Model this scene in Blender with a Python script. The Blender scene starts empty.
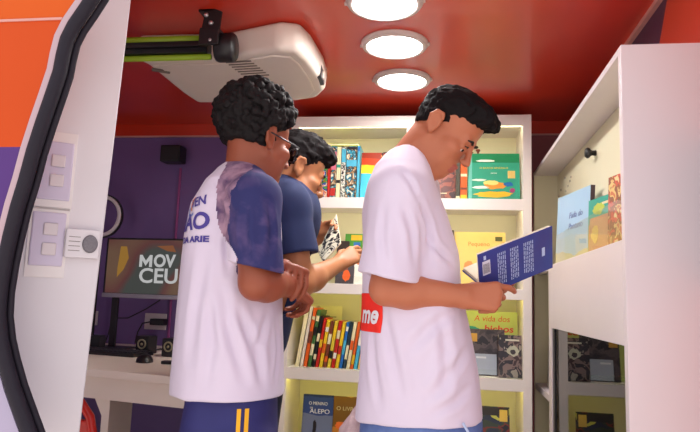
import bpy, bmesh, math, random
import numpy as np
from mathutils import Vector, Matrix, Euler
from mathutils.bvhtree import BVHTree
random.seed(7); rng = np.random.default_rng(7)
SC = bpy.context.scene; COL = SC.collection
R = math.radians
# ---------------------------------------------------------------- camera frame
FPX = 620.0; CZ = 1.08
_y = Vector((96, -86, -620)).normalized()
_x = Vector((3950, -60, 620)); _x = (_x - _y * _x.dot(_y)).normalized()
_z = _x.cross(_y)
CM = Matrix((_x, _y, _z))            # camera -> world
CAM = Vector((0, 0, CZ))
def ray(px, py): return CM @ Vector(((px - 350) / FPX, (216 - py) / FPX, -1))
def P(px, py, Y):
    d = ray(px, py); return CAM + d * (Y / d.y)
def PX(px, py, X):
    d = ray(px, py); return CAM + d * (X / d.x)
def PZ(px, py, Z):
    d = ray(px, py); return CAM + d * ((Z - CZ) / d.z)
cd = bpy.data.cameras.new('camera'); cam = bpy.data.objects.new('camera', cd); COL.objects.link(cam)
cd.sensor_width = 36; cd.lens = 36 * FPX / 700; cd.clip_start = 0.02
cam.matrix_world = Matrix.Translation(CAM) @ CM.to_4x4(); SC.camera = cam
# ---------------------------------------------------------------- materials
def lin(c):
    return tuple(((v / 255) / 12.92 if v / 255 <= .04045 else ((v / 255 + .055) / 1.055) ** 2.4) for v in c) + (1,)
def mat(name, c, rough=.5, var=.06, scale=30, bump=0, spec=.5, metal=0, c2=None, coat=0, sss=0, bscale=None, sheen=0):
    m = bpy.data.materials.new(name); m.use_nodes = True
    n = m.node_tree.nodes; l = m.node_tree.links; b = n['Principled BSDF']
    b.inputs['Roughness'].default_value = rough; b.inputs['Metallic'].default_value = metal
    b.inputs['Specular IOR Level'].default_value = spec
    if coat: b.inputs['Coat Weight'].default_value = coat; b.inputs['Coat Roughness'].default_value = .08
    if sss:
        b.inputs['Subsurface Weight'].default_value = sss; b.inputs['Subsurface Radius'].default_value = (.012, .005, .003); b.inputs['Subsurface Scale'].default_value = .5
    if sheen: b.inputs['Sheen Weight'].default_value = sheen
    tc = n.new('ShaderNodeTexCoord'); no = n.new('ShaderNodeTexNoise'); no.inputs['Scale'].default_value = scale; no.inputs['Detail'].default_value = 3
    l.new(tc.outputs['Object'], no.inputs['Vector'])
    mx = n.new('ShaderNodeMix'); mx.data_type = 'RGBA'
    A = lin(c); B = lin(c2) if c2 else tuple(min(1, v * (1 + var * 2)) for v in A[:3]) + (1,)
    if not c2: A = tuple(v * (1 - var) for v in A[:3]) + (1,)
    mx.inputs['A'].default_value = A; mx.inputs['B'].default_value = B
    l.new(no.outputs['Fac'], mx.inputs['Factor']); l.new(mx.outputs['Result'], b.inputs['Base Color'])
    if bump:
        bp = n.new('ShaderNodeBump'); bp.inputs['Strength'].default_value = bump; bp.inputs['Distance'].default_value = .004
        n2 = n.new('ShaderNodeTexNoise'); n2.inputs['Scale'].default_value = bscale or scale * 4; l.new(tc.outputs['Object'], n2.inputs['Vector'])
        l.new(n2.outputs['Fac'], bp.inputs['Height']); l.new(bp.outputs['Normal'], b.inputs['Normal'])
    return m
def emit(name, c, s):
    m = bpy.data.materials.new(name); m.use_nodes = True; n = m.node_tree.nodes; l = m.node_tree.links
    n.remove(n['Principled BSDF']); e = n.new('ShaderNodeEmission'); e.inputs['Color'].default_value = lin(c); e.inputs['Strength'].default_value = s
    l.new(e.outputs[0], n['Material Output'].inputs['Surface']); return m
def art(name, cols, scale=14, rough=.3, kind='noise', detail=2, dist=.6, stretch=(1, 1, 1)):
    """printed cover: constant-ramp patches"""
    m = bpy.data.materials.new(name); m.use_nodes = True; n = m.node_tree.nodes; l = m.node_tree.links; b = n['Principled BSDF']
    b.inputs['Roughness'].default_value = rough
    tc = n.new('ShaderNodeTexCoord'); mp = n.new('ShaderNodeMapping'); mp.inputs['Scale'].default_value = stretch
    l.new(tc.outputs['Object'], mp.inputs['Vector'])
    if kind == 'noise':
        t = n.new('ShaderNodeTexNoise'); t.inputs['Detail'].default_value = detail; t.inputs['Distortion'].default_value = dist; out = t.outputs['Fac']
    else:
        t = n.new('ShaderNodeTexVoronoi'); out = t.outputs['Color']
    t.inputs['Scale'].default_value = scale; l.new(mp.outputs[0], t.inputs['Vector'])
    r = n.new('ShaderNodeValToRGB'); r.color_ramp.interpolation = 'CONSTANT'
    k = len(cols); e = r.color_ramp.elements
    while len(e) < k: e.new(.5)
    for i, c in enumerate(cols):
        e[i].position = 0 if i == 0 else (.3 + .4 * i / k if kind == 'noise' else i / k); e[i].color = lin(c)
    l.new(out, r.inputs['Fac']); l.new(r.outputs[0], b.inputs['Base Color']); return m
def bands(name, stops, axis=2, scale=1.0, rough=.3, wob=.0, nscale=8):
    """cover printed in bands along an axis; stops: (coordinate, colour)"""
    m = bpy.data.materials.new(name); m.use_nodes = True; n = m.node_tree.nodes; l = m.node_tree.links; b = n['Principled BSDF']
    b.inputs['Roughness'].default_value = rough
    tc = n.new('ShaderNodeTexCoord'); sp = n.new('ShaderNodeSeparateXYZ'); l.new(tc.outputs['Object'], sp.inputs[0])
    no = n.new('ShaderNodeTexNoise'); no.inputs['Scale'].default_value = nscale; l.new(tc.outputs['Object'], no.inputs['Vector'])
    ma = n.new('ShaderNodeMath'); ma.operation = 'MULTIPLY_ADD'; ma.inputs[1].default_value = wob
    l.new(no.outputs['Fac'], ma.inputs[0]); 
    m2 = n.new('ShaderNodeMath'); m2.operation = 'MULTIPLY'; m2.inputs[1].default_value = scale
    l.new(sp.outputs[axis], m2.inputs[0]); l.new(m2.outputs[0], ma.inputs[2])
    r = n.new('ShaderNodeValToRGB'); r.color_ramp.interpolation = 'CONSTANT'; e = r.color_ramp.elements
    while len(e) < len(stops): e.new(.5)
    for i, (p, c) in enumerate(stops): e[i].position = p; e[i].color = lin(c)
    l.new(ma.outputs[0], r.inputs['Fac']); l.new(r.outputs[0], b.inputs['Base Color']); return m
def clear(name, tint=(255, 255, 255), ior=1.45, keep=1.0, rough=.02):
    m = bpy.data.materials.new(name); m.use_nodes = True; n = m.node_tree.nodes; l = m.node_tree.links
    n.remove(n['Principled BSDF']); t = n.new('ShaderNodeBsdfTransparent'); c = lin(tint); t.inputs['Color'].default_value = tuple(v * keep for v in c[:3]) + (1,)
    g = n.new('ShaderNodeBsdfGlossy'); g.inputs['Roughness'].default_value = rough
    f = n.new('ShaderNodeFresnel'); f.inputs['IOR'].default_value = ior; x = n.new('ShaderNodeMixShader')
    ge = n.new('ShaderNodeNewGeometry'); mm = n.new('ShaderNodeMath'); mm.operation = 'SUBTRACT'; mm.inputs[0].default_value = 1; l.new(ge.outputs['Backfacing'], mm.inputs[1])
    m3 = n.new('ShaderNodeMath'); m3.operation = 'MULTIPLY'; l.new(mm.outputs[0], m3.inputs[0]); l.new(f.outputs[0], m3.inputs[1])
    l.new(m3.outputs[0], x.inputs[0]); l.new(t.outputs[0], x.inputs[1]); l.new(g.outputs[0], x.inputs[2]); l.new(x.outputs[0], n['Material Output'].inputs['Surface'])
    return m
# ---------------------------------------------------------------- mesh building
class MB:
    def __init__(s): s.bm = bmesh.new()
    def box(s, x0, x1, y0, y1, z0, z1, bev=0, M=None):
        r = bmesh.ops.create_cube(s.bm, size=1)['verts']
        bmesh.ops.scale(s.bm, vec=(x1 - x0, y1 - y0, z1 - z0), verts=r)
        bmesh.ops.translate(s.bm, vec=((x0 + x1) / 2, (y0 + y1) / 2, (z0 + z1) / 2), verts=r)
        if bev:
            ed = list({e for v in r for e in v.link_edges})
            o = bmesh.ops.bevel(s.bm, geom=ed, offset=bev, segments=2, affect='EDGES', profile=.6); r = [v for v in o['verts']]
        if M is not None: bmesh.ops.transform(s.bm, matrix=M, verts=list({v for v in r}))
        return s
    def tube(s, pts, r, n=10, close=False):
        pts = [Vector(p) for p in pts]; N = len(pts); rs = r if isinstance(r, (list, tuple)) else [r] * N
        rings = []; up = None
        for i, p in enumerate(pts):
            if close: d = pts[(i + 1) % N] - pts[i - 1]
            else: d = pts[min(i + 1, N - 1)] - pts[max(i - 1, 0)]
            d.normalize()
            if up is None: up = d.orthogonal().normalized()
            up = (up - d * up.dot(d)).normalized(); w = d.cross(up)
            rings.append([s.bm.verts.new(p + (up * math.cos(a) + w * math.sin(a)) * rs[i]) for a in [2 * math.pi * k / n for k in range(n)]])
        for i in range(N if close else N - 1):
            A, B = rings[i], rings[(i + 1) % N]
            for k in range(n): s.bm.faces.new((A[k], A[(k + 1) % n], B[(k + 1) % n], B[k]))
        if not close:
            s.bm.faces.new(rings[0][::-1]); s.bm.faces.new(rings[-1])
        return s
    def lathe(s, prof, M=None, n=32, cap=True):
        rings = []
        for (r, z) in prof:
            rings.append([s.bm.verts.new((max(r, 1e-4) * math.cos(2 * math.pi * k / n), max(r, 1e-4) * math.sin(2 * math.pi * k / n), z)) for k in range(n)])
        for A, B in zip(rings[:-1], rings[1:]):
            for k in range(n): s.bm.faces.new((A[k], A[(k + 1) % n], B[(k + 1) % n], B[k]))
        if cap: s.bm.faces.new(rings[0][::-1]); s.bm.faces.new(rings[-1])
        else:
            for k in range(n): s.bm.faces.new((rings[-1][k], rings[-1][(k + 1) % n], rings[0][(k + 1) % n], rings[0][k]))
        if M is not None: bmesh.ops.transform(s.bm, matrix=M, verts=[v for q in rings for v in q])
        return s
    def prism(s, bot, top):
        a = [s.bm.verts.new(p) for p in bot]; b = [s.bm.verts.new(p) for p in top]; n = len(a)
        s.bm.faces.new(a[::-1]); s.bm.faces.new(b)
        for i in range(n): s.bm.faces.new((a[i], a[(i + 1) % n], b[(i + 1) % n], b[i]))
        return s
    def sphere(s, c, r, M=None, seg=16):
        o = bmesh.ops.create_uvsphere(s.bm, u_segments=seg, v_segments=seg // 2 + 2, radius=1)['verts']
        r = r if isinstance(r, (tuple, list)) else (r, r, r)
        bmesh.ops.scale(s.bm, vec=r, verts=o)
        if M is not None: bmesh.ops.transform(s.bm, matrix=M, verts=o)
        bmesh.ops.translate(s.bm, vec=c, verts=o); return s
    def build(s, name, m, parent=None, smooth=False, bevel=0):
        bmesh.ops.recalc_face_normals(s.bm, faces=s.bm.faces[:])
        me = bpy.data.meshes.new(name); s.bm.to_mesh(me); s.bm.free()
        o = bpy.data.objects.new(name, me); COL.objects.link(o)
        for q in (m if isinstance(m, list) else [m]): me.materials.append(q)
        if smooth: me.polygons.foreach_set('use_smooth', [True] * len(me.polygons))
        if bevel:
            b = o.modifiers.new('bevel', 'BEVEL'); b.width = bevel; b.segments = 3; b.limit_method = 'ANGLE'
        if parent: o.parent = parent
        return o
def tag(o, label, cat, group=None):
    o['label'] = label; o['category'] = cat
    if group: o['group'] = group
    return o
def thing(name, label, cat, loc=(0, 0, 0), rot=(0, 0, 0), group=None):
    o = bpy.data.objects.new(name, None); COL.objects.link(o); o.empty_display_size = .05
    o.location = loc; o.rotation_euler = rot; return tag(o, label, cat, group)
def struct(o): o['kind'] = 'structure'; return o
def text(body, size, m, parent=None, M=None, name='lettering', bold=0, ext=.0004, shear=0, align='CENTER', space=1, width=None, cuts=0):
    c = bpy.data.curves.new(name, 'FONT'); c.body = body; c.size = size; c.align_x = align; c.align_y = 'CENTER'
    c.extrude = ext; c.offset = bold; c.shear = shear; c.space_line = space; c.resolution_u = 4
    o = bpy.data.objects.new(name, c); COL.objects.link(o)
    dg = bpy.context.evaluated_depsgraph_get(); me = bpy.data.meshes.new_from_object(o.evaluated_get(dg))
    COL.objects.unlink(o); bpy.data.objects.remove(o)
    if width:
        xs = [v.co.x for v in me.vertices]; k = width / (max(xs) - min(xs)); cx = (max(xs) + min(xs)) / 2
        for v in me.vertices: v.co.x = (v.co.x - cx) * k
    if cuts:
        b = bmesh.new(); b.from_mesh(me)
        for ax in (0, 1):
            vs = [v.co[ax] for v in b.verts]; x = min(vs) + cuts
            while x < max(vs):
                co = [0, 0, 0]; co[ax] = x; no = [0, 0, 0]; no[ax] = 1
                bmesh.ops.bisect_plane(b, geom=b.verts[:] + b.edges[:] + b.faces[:], plane_co=co, plane_no=no); x += cuts
        bmesh.ops.triangulate(b, faces=b.faces[:]); b.to_mesh(me); b.free()
    if M is not None: me.transform(M)
    me.materials.clear(); me.materials.append(m)
    ob = bpy.data.objects.new(name, me); COL.objects.link(ob)
    if parent: ob.parent = parent
    return ob
def frame(o, ex, ey):
    """matrix with local x->ex, local y->ey, origin o"""
    ex = Vector(ex).normalized(); ey = Vector(ey); ey = (ey - ex * ey.dot(ex)).normalized(); ez = ex.cross(ey)
    M = Matrix((ex, ey, ez)).transposed().to_4x4(); M.translation = Vector(o); return M
# ---------------------------------------------------------------- implicit surfaces
def vnoise(p, seed=0, N=32):
    g = np.random.default_rng(seed).random((N, N, N)).astype(np.float32)
    i = np.floor(p).astype(int); f = (p - i).astype(np.float32); f = f * f * (3 - 2 * f); i %= N; j = (i + 1) % N
    def G(a, b, c): return g[a, b, c]
    x0, y0, z0 = i[:, 0], i[:, 1], i[:, 2]; x1, y1, z1 = j[:, 0], j[:, 1], j[:, 2]; fx, fy, fz = f[:, 0], f[:, 1], f[:, 2]
    a = G(x0, y0, z0) * (1 - fx) + G(x1, y0, z0) * fx; b = G(x0, y1, z0) * (1 - fx) + G(x1, y1, z0) * fx
    c = G(x0, y0, z1) * (1 - fx) + G(x1, y0, z1) * fx; d = G(x0, y1, z1) * (1 - fx) + G(x1, y1, z1) * fx
    return (a * (1 - fy) + b * fy) * (1 - fz) + (c * (1 - fy) + d * fy) * fz - .5
class Field:
    def __init__(s, lo, hi, h):
        s.lo = np.array(lo, float); s.h = h; s.n = np.ceil((np.array(hi) - s.lo) / h).astype(int) + 1
        s.ax = [(s.lo[i] + h * np.arange(s.n[i])).astype(np.float32) for i in range(3)]
        s.F = np.full(tuple(s.n), .5, np.float32)
    def apply(s, lo, hi, fn, k=.01, op='u'):
        a = np.clip(np.floor((np.array(lo) - s.lo) / s.h).astype(int), 0, s.n); b = np.clip(np.ceil((np.array(hi) - s.lo) / s.h).astype(int) + 1, 0, s.n)
        if (b <= a).any(): return
        sl = tuple(slice(a[i], b[i]) for i in range(3))
        X = s.ax[0][sl[0]][:, None, None]; Y = s.ax[1][sl[1]][None, :, None]; Z = s.ax[2][sl[2]][None, None, :]
        d = fn(X, Y, Z); f = s.F[sl]
        if op == 'u':
            t = np.clip(.5 + .5 * (d - f) / k, 0, 1); s.F[sl] = d * (1 - t) + f * t - k * t * (1 - t)
        else:                                   # 'd' subtract, 'i' intersect
            e = -d if op == 'd' else d
            t = np.clip(.5 - .5 * (e - f) / k, 0, 1); s.F[sl] = e * (1 - t) + f * t + k * t * (1 - t)
    def cap(s, a, b, ra, rb=None, k=.012, op='u'):
        rb = ra if rb is None else rb; a = np.array(a, float); b = np.array(b, float); m = max(ra, rb) + .03 + k
        ba = b - a; L = max(ba.dot(ba), 1e-12)
        def fn(X, Y, Z):
            x, y, z = X - a[0], Y - a[1], Z - a[2]
            t = np.clip((x * ba[0] + y * ba[1] + z * ba[2]) / L, 0, 1)
            return (np.sqrt((x - t * ba[0]) ** 2 + (y - t * ba[1]) ** 2 + (z - t * ba[2]) ** 2) - (ra + t * (rb - ra))).astype(np.float32)
        s.apply(np.minimum(a, b) - m, np.maximum(a, b) + m, fn, k, op)
    def ell(s, c, r, Rm=None, k=.012, op='u'):
        c = np.array(c, float); r = np.array(r, float); m = r.max() + .03 + k; Q = np.eye(3) if Rm is None else np.array(Rm)
        def fn(X, Y, Z):
            x, y, z = X - c[0], Y - c[1], Z - c[2]
            u = [(Q[0, i] * x + Q[1, i] * y + Q[2, i] * z) / r[i] for i in range(3)]
            k0 = np.sqrt(u[0] ** 2 + u[1] ** 2 + u[2] ** 2) + 1e-6
            k1 = np.sqrt((u[0] / r[0]) ** 2 + (u[1] / r[1]) ** 2 + (u[2] / r[2]) ** 2) + 1e-6
            return (k0 * (k0 - 1) / k1).astype(np.float32)
        s.apply(c - m, c + m, fn, k, op)
    def loft(s, rows, k=.02, ex=2.3, yaw=0):
        """rows: (z, cx, cy, rx, ry) with z ascending; elliptical sections"""
        r = np.array(sorted(rows)); zs = r[:, 0]; M = r[:, 3:].max() + .04; cy_, sy_ = math.cos(yaw), math.sin(yaw)
        def fn(X, Y, Z):
            z = Z.ravel(); q = [np.interp(z, zs, r[:, i])[None, None, :].astype(np.float32) for i in range(1, 5)]
            dx, dy = X - q[0], Y - q[1]
            if yaw: dx, dy = dx * cy_ + dy * sy_, -dx * sy_ + dy * cy_
            u = (np.abs(dx / q[2]) ** ex + np.abs(dy / q[3]) ** ex) ** (1 / ex)
            d = (u - 1) * np.minimum(q[2], q[3])
            return np.maximum(d, np.maximum(zs[0] - Z, Z - zs[-1])).astype(np.float32)
        s.apply((r[:, 1].min() - M, r[:, 2].min() - M, zs[0] - .05), (r[:, 1].max() + M, r[:, 2].max() + M, zs[-1] + .05), fn, k)
    def plane(s, p, nrm, lo, hi, k=.003):
        """keep the side the normal points away from, inside a box"""
        p = np.array(p, float); n = np.array(nrm, float); n /= np.linalg.norm(n)
        s.apply(lo, hi, lambda X, Y, Z: ((X - p[0]) * n[0] + (Y - p[1]) * n[1] + (Z - p[2]) * n[2]).astype(np.float32), k, 'i')
    def noise(s, amp, freq, seed=0, M=None, w=.02):
        idx = np.argwhere(np.abs(s.F) < w); p = s.lo + idx * s.h
        q = p if M is None else p @ np.array(M).T
        s.F[tuple(idx.T)] += (amp * vnoise(q * np.array(freq) + 500, seed)).astype(np.float32)
    def sleeve(s, a, b, ra, rb, hem, hn, ia, ib, i0, i1, k=.012):
        a, b = np.array(a, float), np.array(b, float); m = max(ra, rb) + .06; hem = np.array(hem, float); hn = np.array(hn, float); hn /= np.linalg.norm(hn)
        def cp(X, Y, Z, a, b, r0, r1):
            ba = b - a; L = ba.dot(ba); x, y, z = X - a[0], Y - a[1], Z - a[2]; t = np.clip((x * ba[0] + y * ba[1] + z * ba[2]) / L, 0, 1)
            return np.sqrt((x - t * ba[0]) ** 2 + (y - t * ba[1]) ** 2 + (z - t * ba[2]) ** 2) - (r0 + t * (r1 - r0))
        def fn(X, Y, Z):
            d = cp(X, Y, Z, a, b, ra, rb); h = (X - hem[0]) * hn[0] + (Y - hem[1]) * hn[1] + (Z - hem[2]) * hn[2]
            i = cp(X, Y, Z, a + (b - a) * i0, a + (b - a) * i1, ia, ib)
            return np.maximum(np.maximum(d, h), -i).astype(np.float32)
        s.apply(np.minimum(a, b) - m, np.maximum(a, b) + m, fn, k)
    def mesh(s, name, mats, parent=None, smooth=2):
        F = s.F; F[0], F[-1], F[:, 0], F[:, -1], F[:, :, 0], F[:, :, -1] = (.5,) * 6
        S = F < 0; c = np.zeros(tuple(s.n - 1), np.uint8)
        for i in (0, 1):
            for j in (0, 1):
                for q in (0, 1): c += S[i:s.n[0] - 1 + i, j:s.n[1] - 1 + j, q:s.n[2] - 1 + q]
        idx = np.argwhere((c > 0) & (c < 8)); ids = np.full(c.shape, -1, np.int32); ids[tuple(idx.T)] = np.arange(len(idx))
        acc = np.zeros((len(idx), 3)); cnt = np.zeros(len(idx))
        cor = [(i, j, q) for i in (0, 1) for j in (0, 1) for q in (0, 1)]
        V = {o: F[idx[:, 0] + o[0], idx[:, 1] + o[1], idx[:, 2] + o[2]] for o in cor}
        for a in cor:
            for ax in range(3):
                if a[ax] == 0:
                    b = list(a); b[ax] = 1; b = tuple(b); va, vb = V[a], V[b]; m = (va < 0) != (vb < 0)
                    t = np.where(m, va / np.where(m, va - vb, 1), 0); p = np.tile(np.array(a, float), (len(idx), 1)); p[:, ax] = t
                    acc += p * m[:, None]; cnt += m
        v = s.lo + (idx + acc / cnt[:, None]) * s.h
        quads = []
        for ax in range(3):
            o1, o2 = [(1, 2), (2, 0), (0, 1)][ax]
            sl0 = [slice(None)] * 3; sl1 = [slice(None)] * 3; sl0[ax] = slice(0, -1); sl1[ax] = slice(1, None)
            ch = np.argwhere(S[tuple(sl0)] != S[tuple(sl1)])
            ch = ch[(ch[:, o1] > 0) & (ch[:, o2] > 0) & (ch[:, o1] < s.n[o1] - 1) & (ch[:, o2] < s.n[o2] - 1)]
            q = []
            for d1, d2 in ((-1, -1), (0, -1), (0, 0), (-1, 0)):
                e = ch.copy(); e[:, o1] += d1; e[:, o2] += d2; q.append(ids[tuple(e.T)])
            q = np.stack(q, 1); inside = S[tuple(ch.T)]; q[~inside] = q[~inside][:, ::-1]; quads.append(q)
        q = np.concatenate(quads); q = q[(q >= 0).all(1)]
        for _ in range(smooth):
            sm = np.zeros_like(v); n = np.zeros(len(v))
            for a, b in ((0, 1), (1, 2), (2, 3), (3, 0)):
                for x, y in ((a, b), (b, a)):
                    for k in range(3): sm[:, k] += np.bincount(q[:, x], v[q[:, y], k], len(v))
                    n += np.bincount(q[:, x], minlength=len(v))
            v = v * .4 + .6 * sm / np.maximum(n, 1)[:, None]
        me = bpy.data.meshes.new(name); me.vertices.add(len(v)); me.vertices.foreach_set('co', v.astype(np.float32).ravel())
        me.loops.add(q.size); me.loops.foreach_set('vertex_index', q.astype(np.int32).ravel()); me.polygons.add(len(q))
        me.polygons.foreach_set('loop_start', np.arange(0, q.size, 4, dtype=np.int32)); me.polygons.foreach_set('loop_total', np.full(len(q), 4, np.int32))
        me.update(calc_edges=True); me.validate(); me.polygons.foreach_set('use_smooth', np.ones(len(me.polygons), bool))
        for m in (mats if isinstance(mats, list) else [mats]): me.materials.append(m)
        o = bpy.data.objects.new(name, me); COL.objects.link(o)
        if parent: o.parent = parent; o.matrix_parent_inverse = parent.matrix_world.inverted()
        return o
def centers(o):
    me = o.data; c = np.zeros(len(me.polygons) * 3, np.float32); me.polygons.foreach_get('center', c); return c.reshape(-1, 3)
def setmat(o, mask, i):
    a = np.zeros(len(mask), np.int32); o.data.polygons.foreach_get('material_index', a); a[mask] = i; o.data.polygons.foreach_set('material_index', a)
def project(o, bvh, d, off=.0015):
    """press a flat print onto a garment along direction d"""
    d = Vector(d).normalized()
    for v in o.data.vertices:
        h = bvh.ray_cast(v.co - d * .5, d)
        if h[0] is not None: v.co = h[0] - d * off
def fold(o, lines):
    """press creases into cloth: lines of (pixels on its surface, width, depth)"""
    me = o.data; n = len(me.vertices); co = np.zeros(n * 3, np.float32); me.vertices.foreach_get('co', co); co = co.reshape(-1, 3).astype(float)
    no = np.zeros(n * 3, np.float32); me.vertices.foreach_get('normal', no); no = no.reshape(-1, 3); bv = bvh_of(o); add = np.zeros(n)
    for px, w, dep in lines:
        pts = []
        for (x0, y0), (x1, y1) in zip(px[:-1], px[1:]):
            for i in range(7):
                h = bv.ray_cast(CAM, ray(x0 + (x1 - x0) * i / 6, y0 + (y1 - y0) * i / 6))
                if h[0] is not None: pts.append(np.array(h[0]))
        if len(pts) < 2: continue
        best = np.full(n, 9.0); tt = np.zeros(n); m = len(pts) - 1
        for i in range(m):
            a, b = pts[i], pts[i + 1]; ba = b - a
            if np.linalg.norm(ba) > .06: continue
            t = np.clip(((co - a) @ ba) / max(ba @ ba, 1e-9), 0, 1); d = np.linalg.norm(co - a - t[:, None] * ba, axis=1); u = d < best; best[u] = d[u]; tt[u] = (i + t[u]) / m
        fade = np.sin(np.clip(tt, .02, .98) * math.pi) ** .6
        add += dep * fade * (-np.exp(-(best / w) ** 2) + .7 * np.exp(-((best - 1.7 * w) / w) ** 2))
    co += no * add[:, None]; me.vertices.foreach_set('co', co.astype(np.float32).ravel()); me.update()
def bvh_of(o): return BVHTree.FromObject(o, bpy.context.evaluated_depsgraph_get())
# ================================================================ materials
M_red = mat('red_laminate', (202, 54, 30), rough=.3, var=.05, scale=3, coat=.2)
M_purple = mat('purple_paint', (114, 88, 144), rough=.5, var=.05, scale=6)
M_dpurple = mat('dark_purple_paint', (62, 24, 66), rough=.4, scale=6)
M_white = mat('white_laminate', (218, 208, 211), rough=.38, var=.015, scale=8)
M_white2 = mat('white_lining', (221, 216, 220), rough=.45, var=.02, scale=7)
M_shelf = mat('shelf_laminate', (236, 228, 220), rough=.4, var=.015, scale=8)
M_cream = mat('cream_laminate', (232, 226, 196), rough=.4, var=.02, scale=8)
M_orange = mat('orange_vehicle_paint', (207, 86, 8), rough=.45, var=.03, scale=4, spec=.25)
M_orange2 = mat('deep_orange_vehicle_paint', (199, 72, 5), rough=.45, var=.03, scale=4, spec=.25)
M_bpurple = mat('purple_vehicle_paint', (83, 50, 119), rough=.45, var=.04, scale=4, spec=.25)
M_grey = mat('grey_vehicle_paint', (168, 160, 186), rough=.4, var=.04, scale=5)
M_pinkmetal = mat('pale_door_sill', (186, 161, 168), rough=.4, var=.05, scale=12)
M_rubber = mat('black_rubber', (34, 30, 40), rough=.6, var=.1, scale=40, bump=.2, spec=.25)
M_floor = mat('grey_vinyl', (168, 158, 158), rough=.5, var=.08, scale=40)
M_ground = mat('pale_concrete', (186, 178, 172), rough=.9, var=.1, scale=20, bump=.4)
M_black = mat('black_plastic', (24, 22, 26), rough=.4, var=.1, scale=60)
M_bmetal = mat('black_metal', (30, 30, 34), rough=.35, var=.08, scale=60, metal=.3)
M_green = mat('lime_fabric_roll', (140, 170, 30), rough=.5, var=.06, scale=40)
M_offw = mat('off_white_plastic', (226, 214, 202), rough=.45, var=.02, scale=8)
M_slot = mat('dark_slot', (120, 108, 98), rough=.6)
M_lilac = mat('lilac_plastic', (207, 197, 218), rough=.4, var=.02, scale=10)
M_steel = mat('steel', (190, 188, 190), rough=.3, metal=.9)
M_desk = mat('pale_wood_laminate', (242, 230, 216), rough=.4, var=.03, scale=6)
M_redp = mat('red_plastic', (200, 30, 20), rough=.35)
M_acr = clear('clear_acrylic', (250, 252, 250), 1.3)
M_tint = clear('tinted_glass', (120, 100, 96), 1.5, .8)
M_lamp = emit('lamp_diffuser', (255, 252, 250), 32)
M_led = emit('led_strip', (255, 244, 196), 6.0); M_ledlow = emit('led_strip_lower', (255, 242, 120), 4.6)
M_ledside = emit('led_strip_side', (255, 240, 130), 2.6)
M_rim = mat('white_lamp_rim', (206, 190, 184), rough=.4)
M_pinktr = mat('pink_trim', (206, 150, 140), rough=.4)

HC = CZ + .98          # ceiling height
YB = 3.35              # back wall
XW = .66               # right wall
YD = 1.30              # doorway plane
XL = -2.25
# ================================================================ shell
struct(MB().box(XL, XW + .1, YD - .02, YB + .1, -.06, 0).build('floor', M_floor))
struct(MB().box(XL, XW + .1, YD - .02, YB + .1, HC, HC + .06).build('ceiling', M_red))
struct(MB().box(-12, 12, -14, YD - .05, -.56, -.5).build('ground', M_ground))
# back wall: purple field below, red band above with a pale bead between
zb = P(220, 136, YB).z
wb = struct(MB().box(XL - .05, XW + .1, YB, YB + .06, 0, HC).build('wall_back', M_purple))
struct(MB().box(XL, XW, YB - .012, YB, zb, HC - .001).build('trim_1', M_red))
struct(MB().box(XL, XW, YB - .016, YB, zb - .008, zb).build('trim_2', M_pinktr))
struct(MB().box(XL - .06, XL, YD, YB, 0, HC).build('wall_left', M_purple))
# right wall, painted in red and dark purple fields
zr = CZ + .62
def wallpoly(mb, pts, x0=XW, x1=XW + .06):
    mb.prism([(x0, y, z) for y, z in pts], [(x1, y, z) for y, z in pts]); return mb
y1, y2 = PX(667, 0, XW), PX(660, 40, XW)
yt = y1.y + (HC - y1.z) * (y1.y - y2.y) / (y1.z - y2.z); yl = y2.y + (CZ + .3 - y2.z) * (y1.y - y2.y) / (y1.z - y2.z)
b1 = wallpoly(MB(), [(yt, HC), (YB, HC), (YB, 0), (yl + .1, 0), (yl, CZ + .3)]); w1 = struct(b1.build('wall_right', M_dpurple))
b2 = wallpoly(MB(), [(YD, HC), (yt, HC), (yl, CZ + .3), (yl + .02, CZ + .24), (YD, CZ + .52)]); w = struct(b2.build('wall_right_front', M_red))
b3 = wallpoly(MB(), [(YD, CZ + .52), (yl + .02, CZ + .24), (yl + .05, CZ), (YD, CZ + .1)]); struct(b3.build('wall_right_middle', M_dpurple))
b4 = wallpoly(MB(), [(YD, CZ + .1), (yl + .05, CZ), (yl + .1, 0), (YD, 0)]); struct(b4.build('wall_right_lower', M_red))
struct(MB().box(XW - .016, XW, yl - .5, YB, HC - .016, HC).build('trim_3', M_pinktr))
# exterior skin beside the doorway, left of the seal
seal = [(112, -40), (101, -8), (88, 12), (77, 28), (70, 42), (66, 58), (63, 74), (55, 98), (46, 124), (37, 152), (29, 182), (21, 208), (14, 236), (8, 264), (3.5, 292), (2, 316), (4.5, 340), (9.5, 362), (17, 388), (27, 416), (38, 446), (52, 480)]
SP = [P(a, b, YD) for a, b in seal]
def offs(i, o):
    a = Vector((seal[max(i - 1, 0)][0], seal[max(i - 1, 0)][1])); b = Vector((seal[min(i + 1, len(seal) - 1)][0], seal[min(i + 1, len(seal) - 1)][1]))
    t = (b - a).normalized(); nrm = Vector((-t.y, t.x))     # left of travel -> towards exterior
    if nrm.x > 0: nrm = -nrm
    return P(seal[i][0] + nrm.x * o, seal[i][1] + nrm.y * o, YD)
def skin(name, m, i0, i1, off, y0=YD - .012, y1=YD + .03):
    pts = [offs(i, off) for i in range(i0, i1 + 1)]
    xl = -1.9
    poly = pts + [Vector((xl, YD, pts[-1].z)), Vector((xl, YD, pts[0].z))]
    mb = MB().prism([(p.x, y0, p.z) for p in poly], [(p.x, y1, p.z) for p in poly]); return struct(mb.build(name, m))
skin('wall_outside_top', M_orange, 0, 3, 13.5); skin('wall_outside_upper', M_orange2, 3, 9, 13.5)
skin('wall_outside_middle', M_bpurple, 9, 13, 13.5); skin('wall_outside_lower', M_grey, 13, len(seal) - 1, 9.5)
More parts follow.
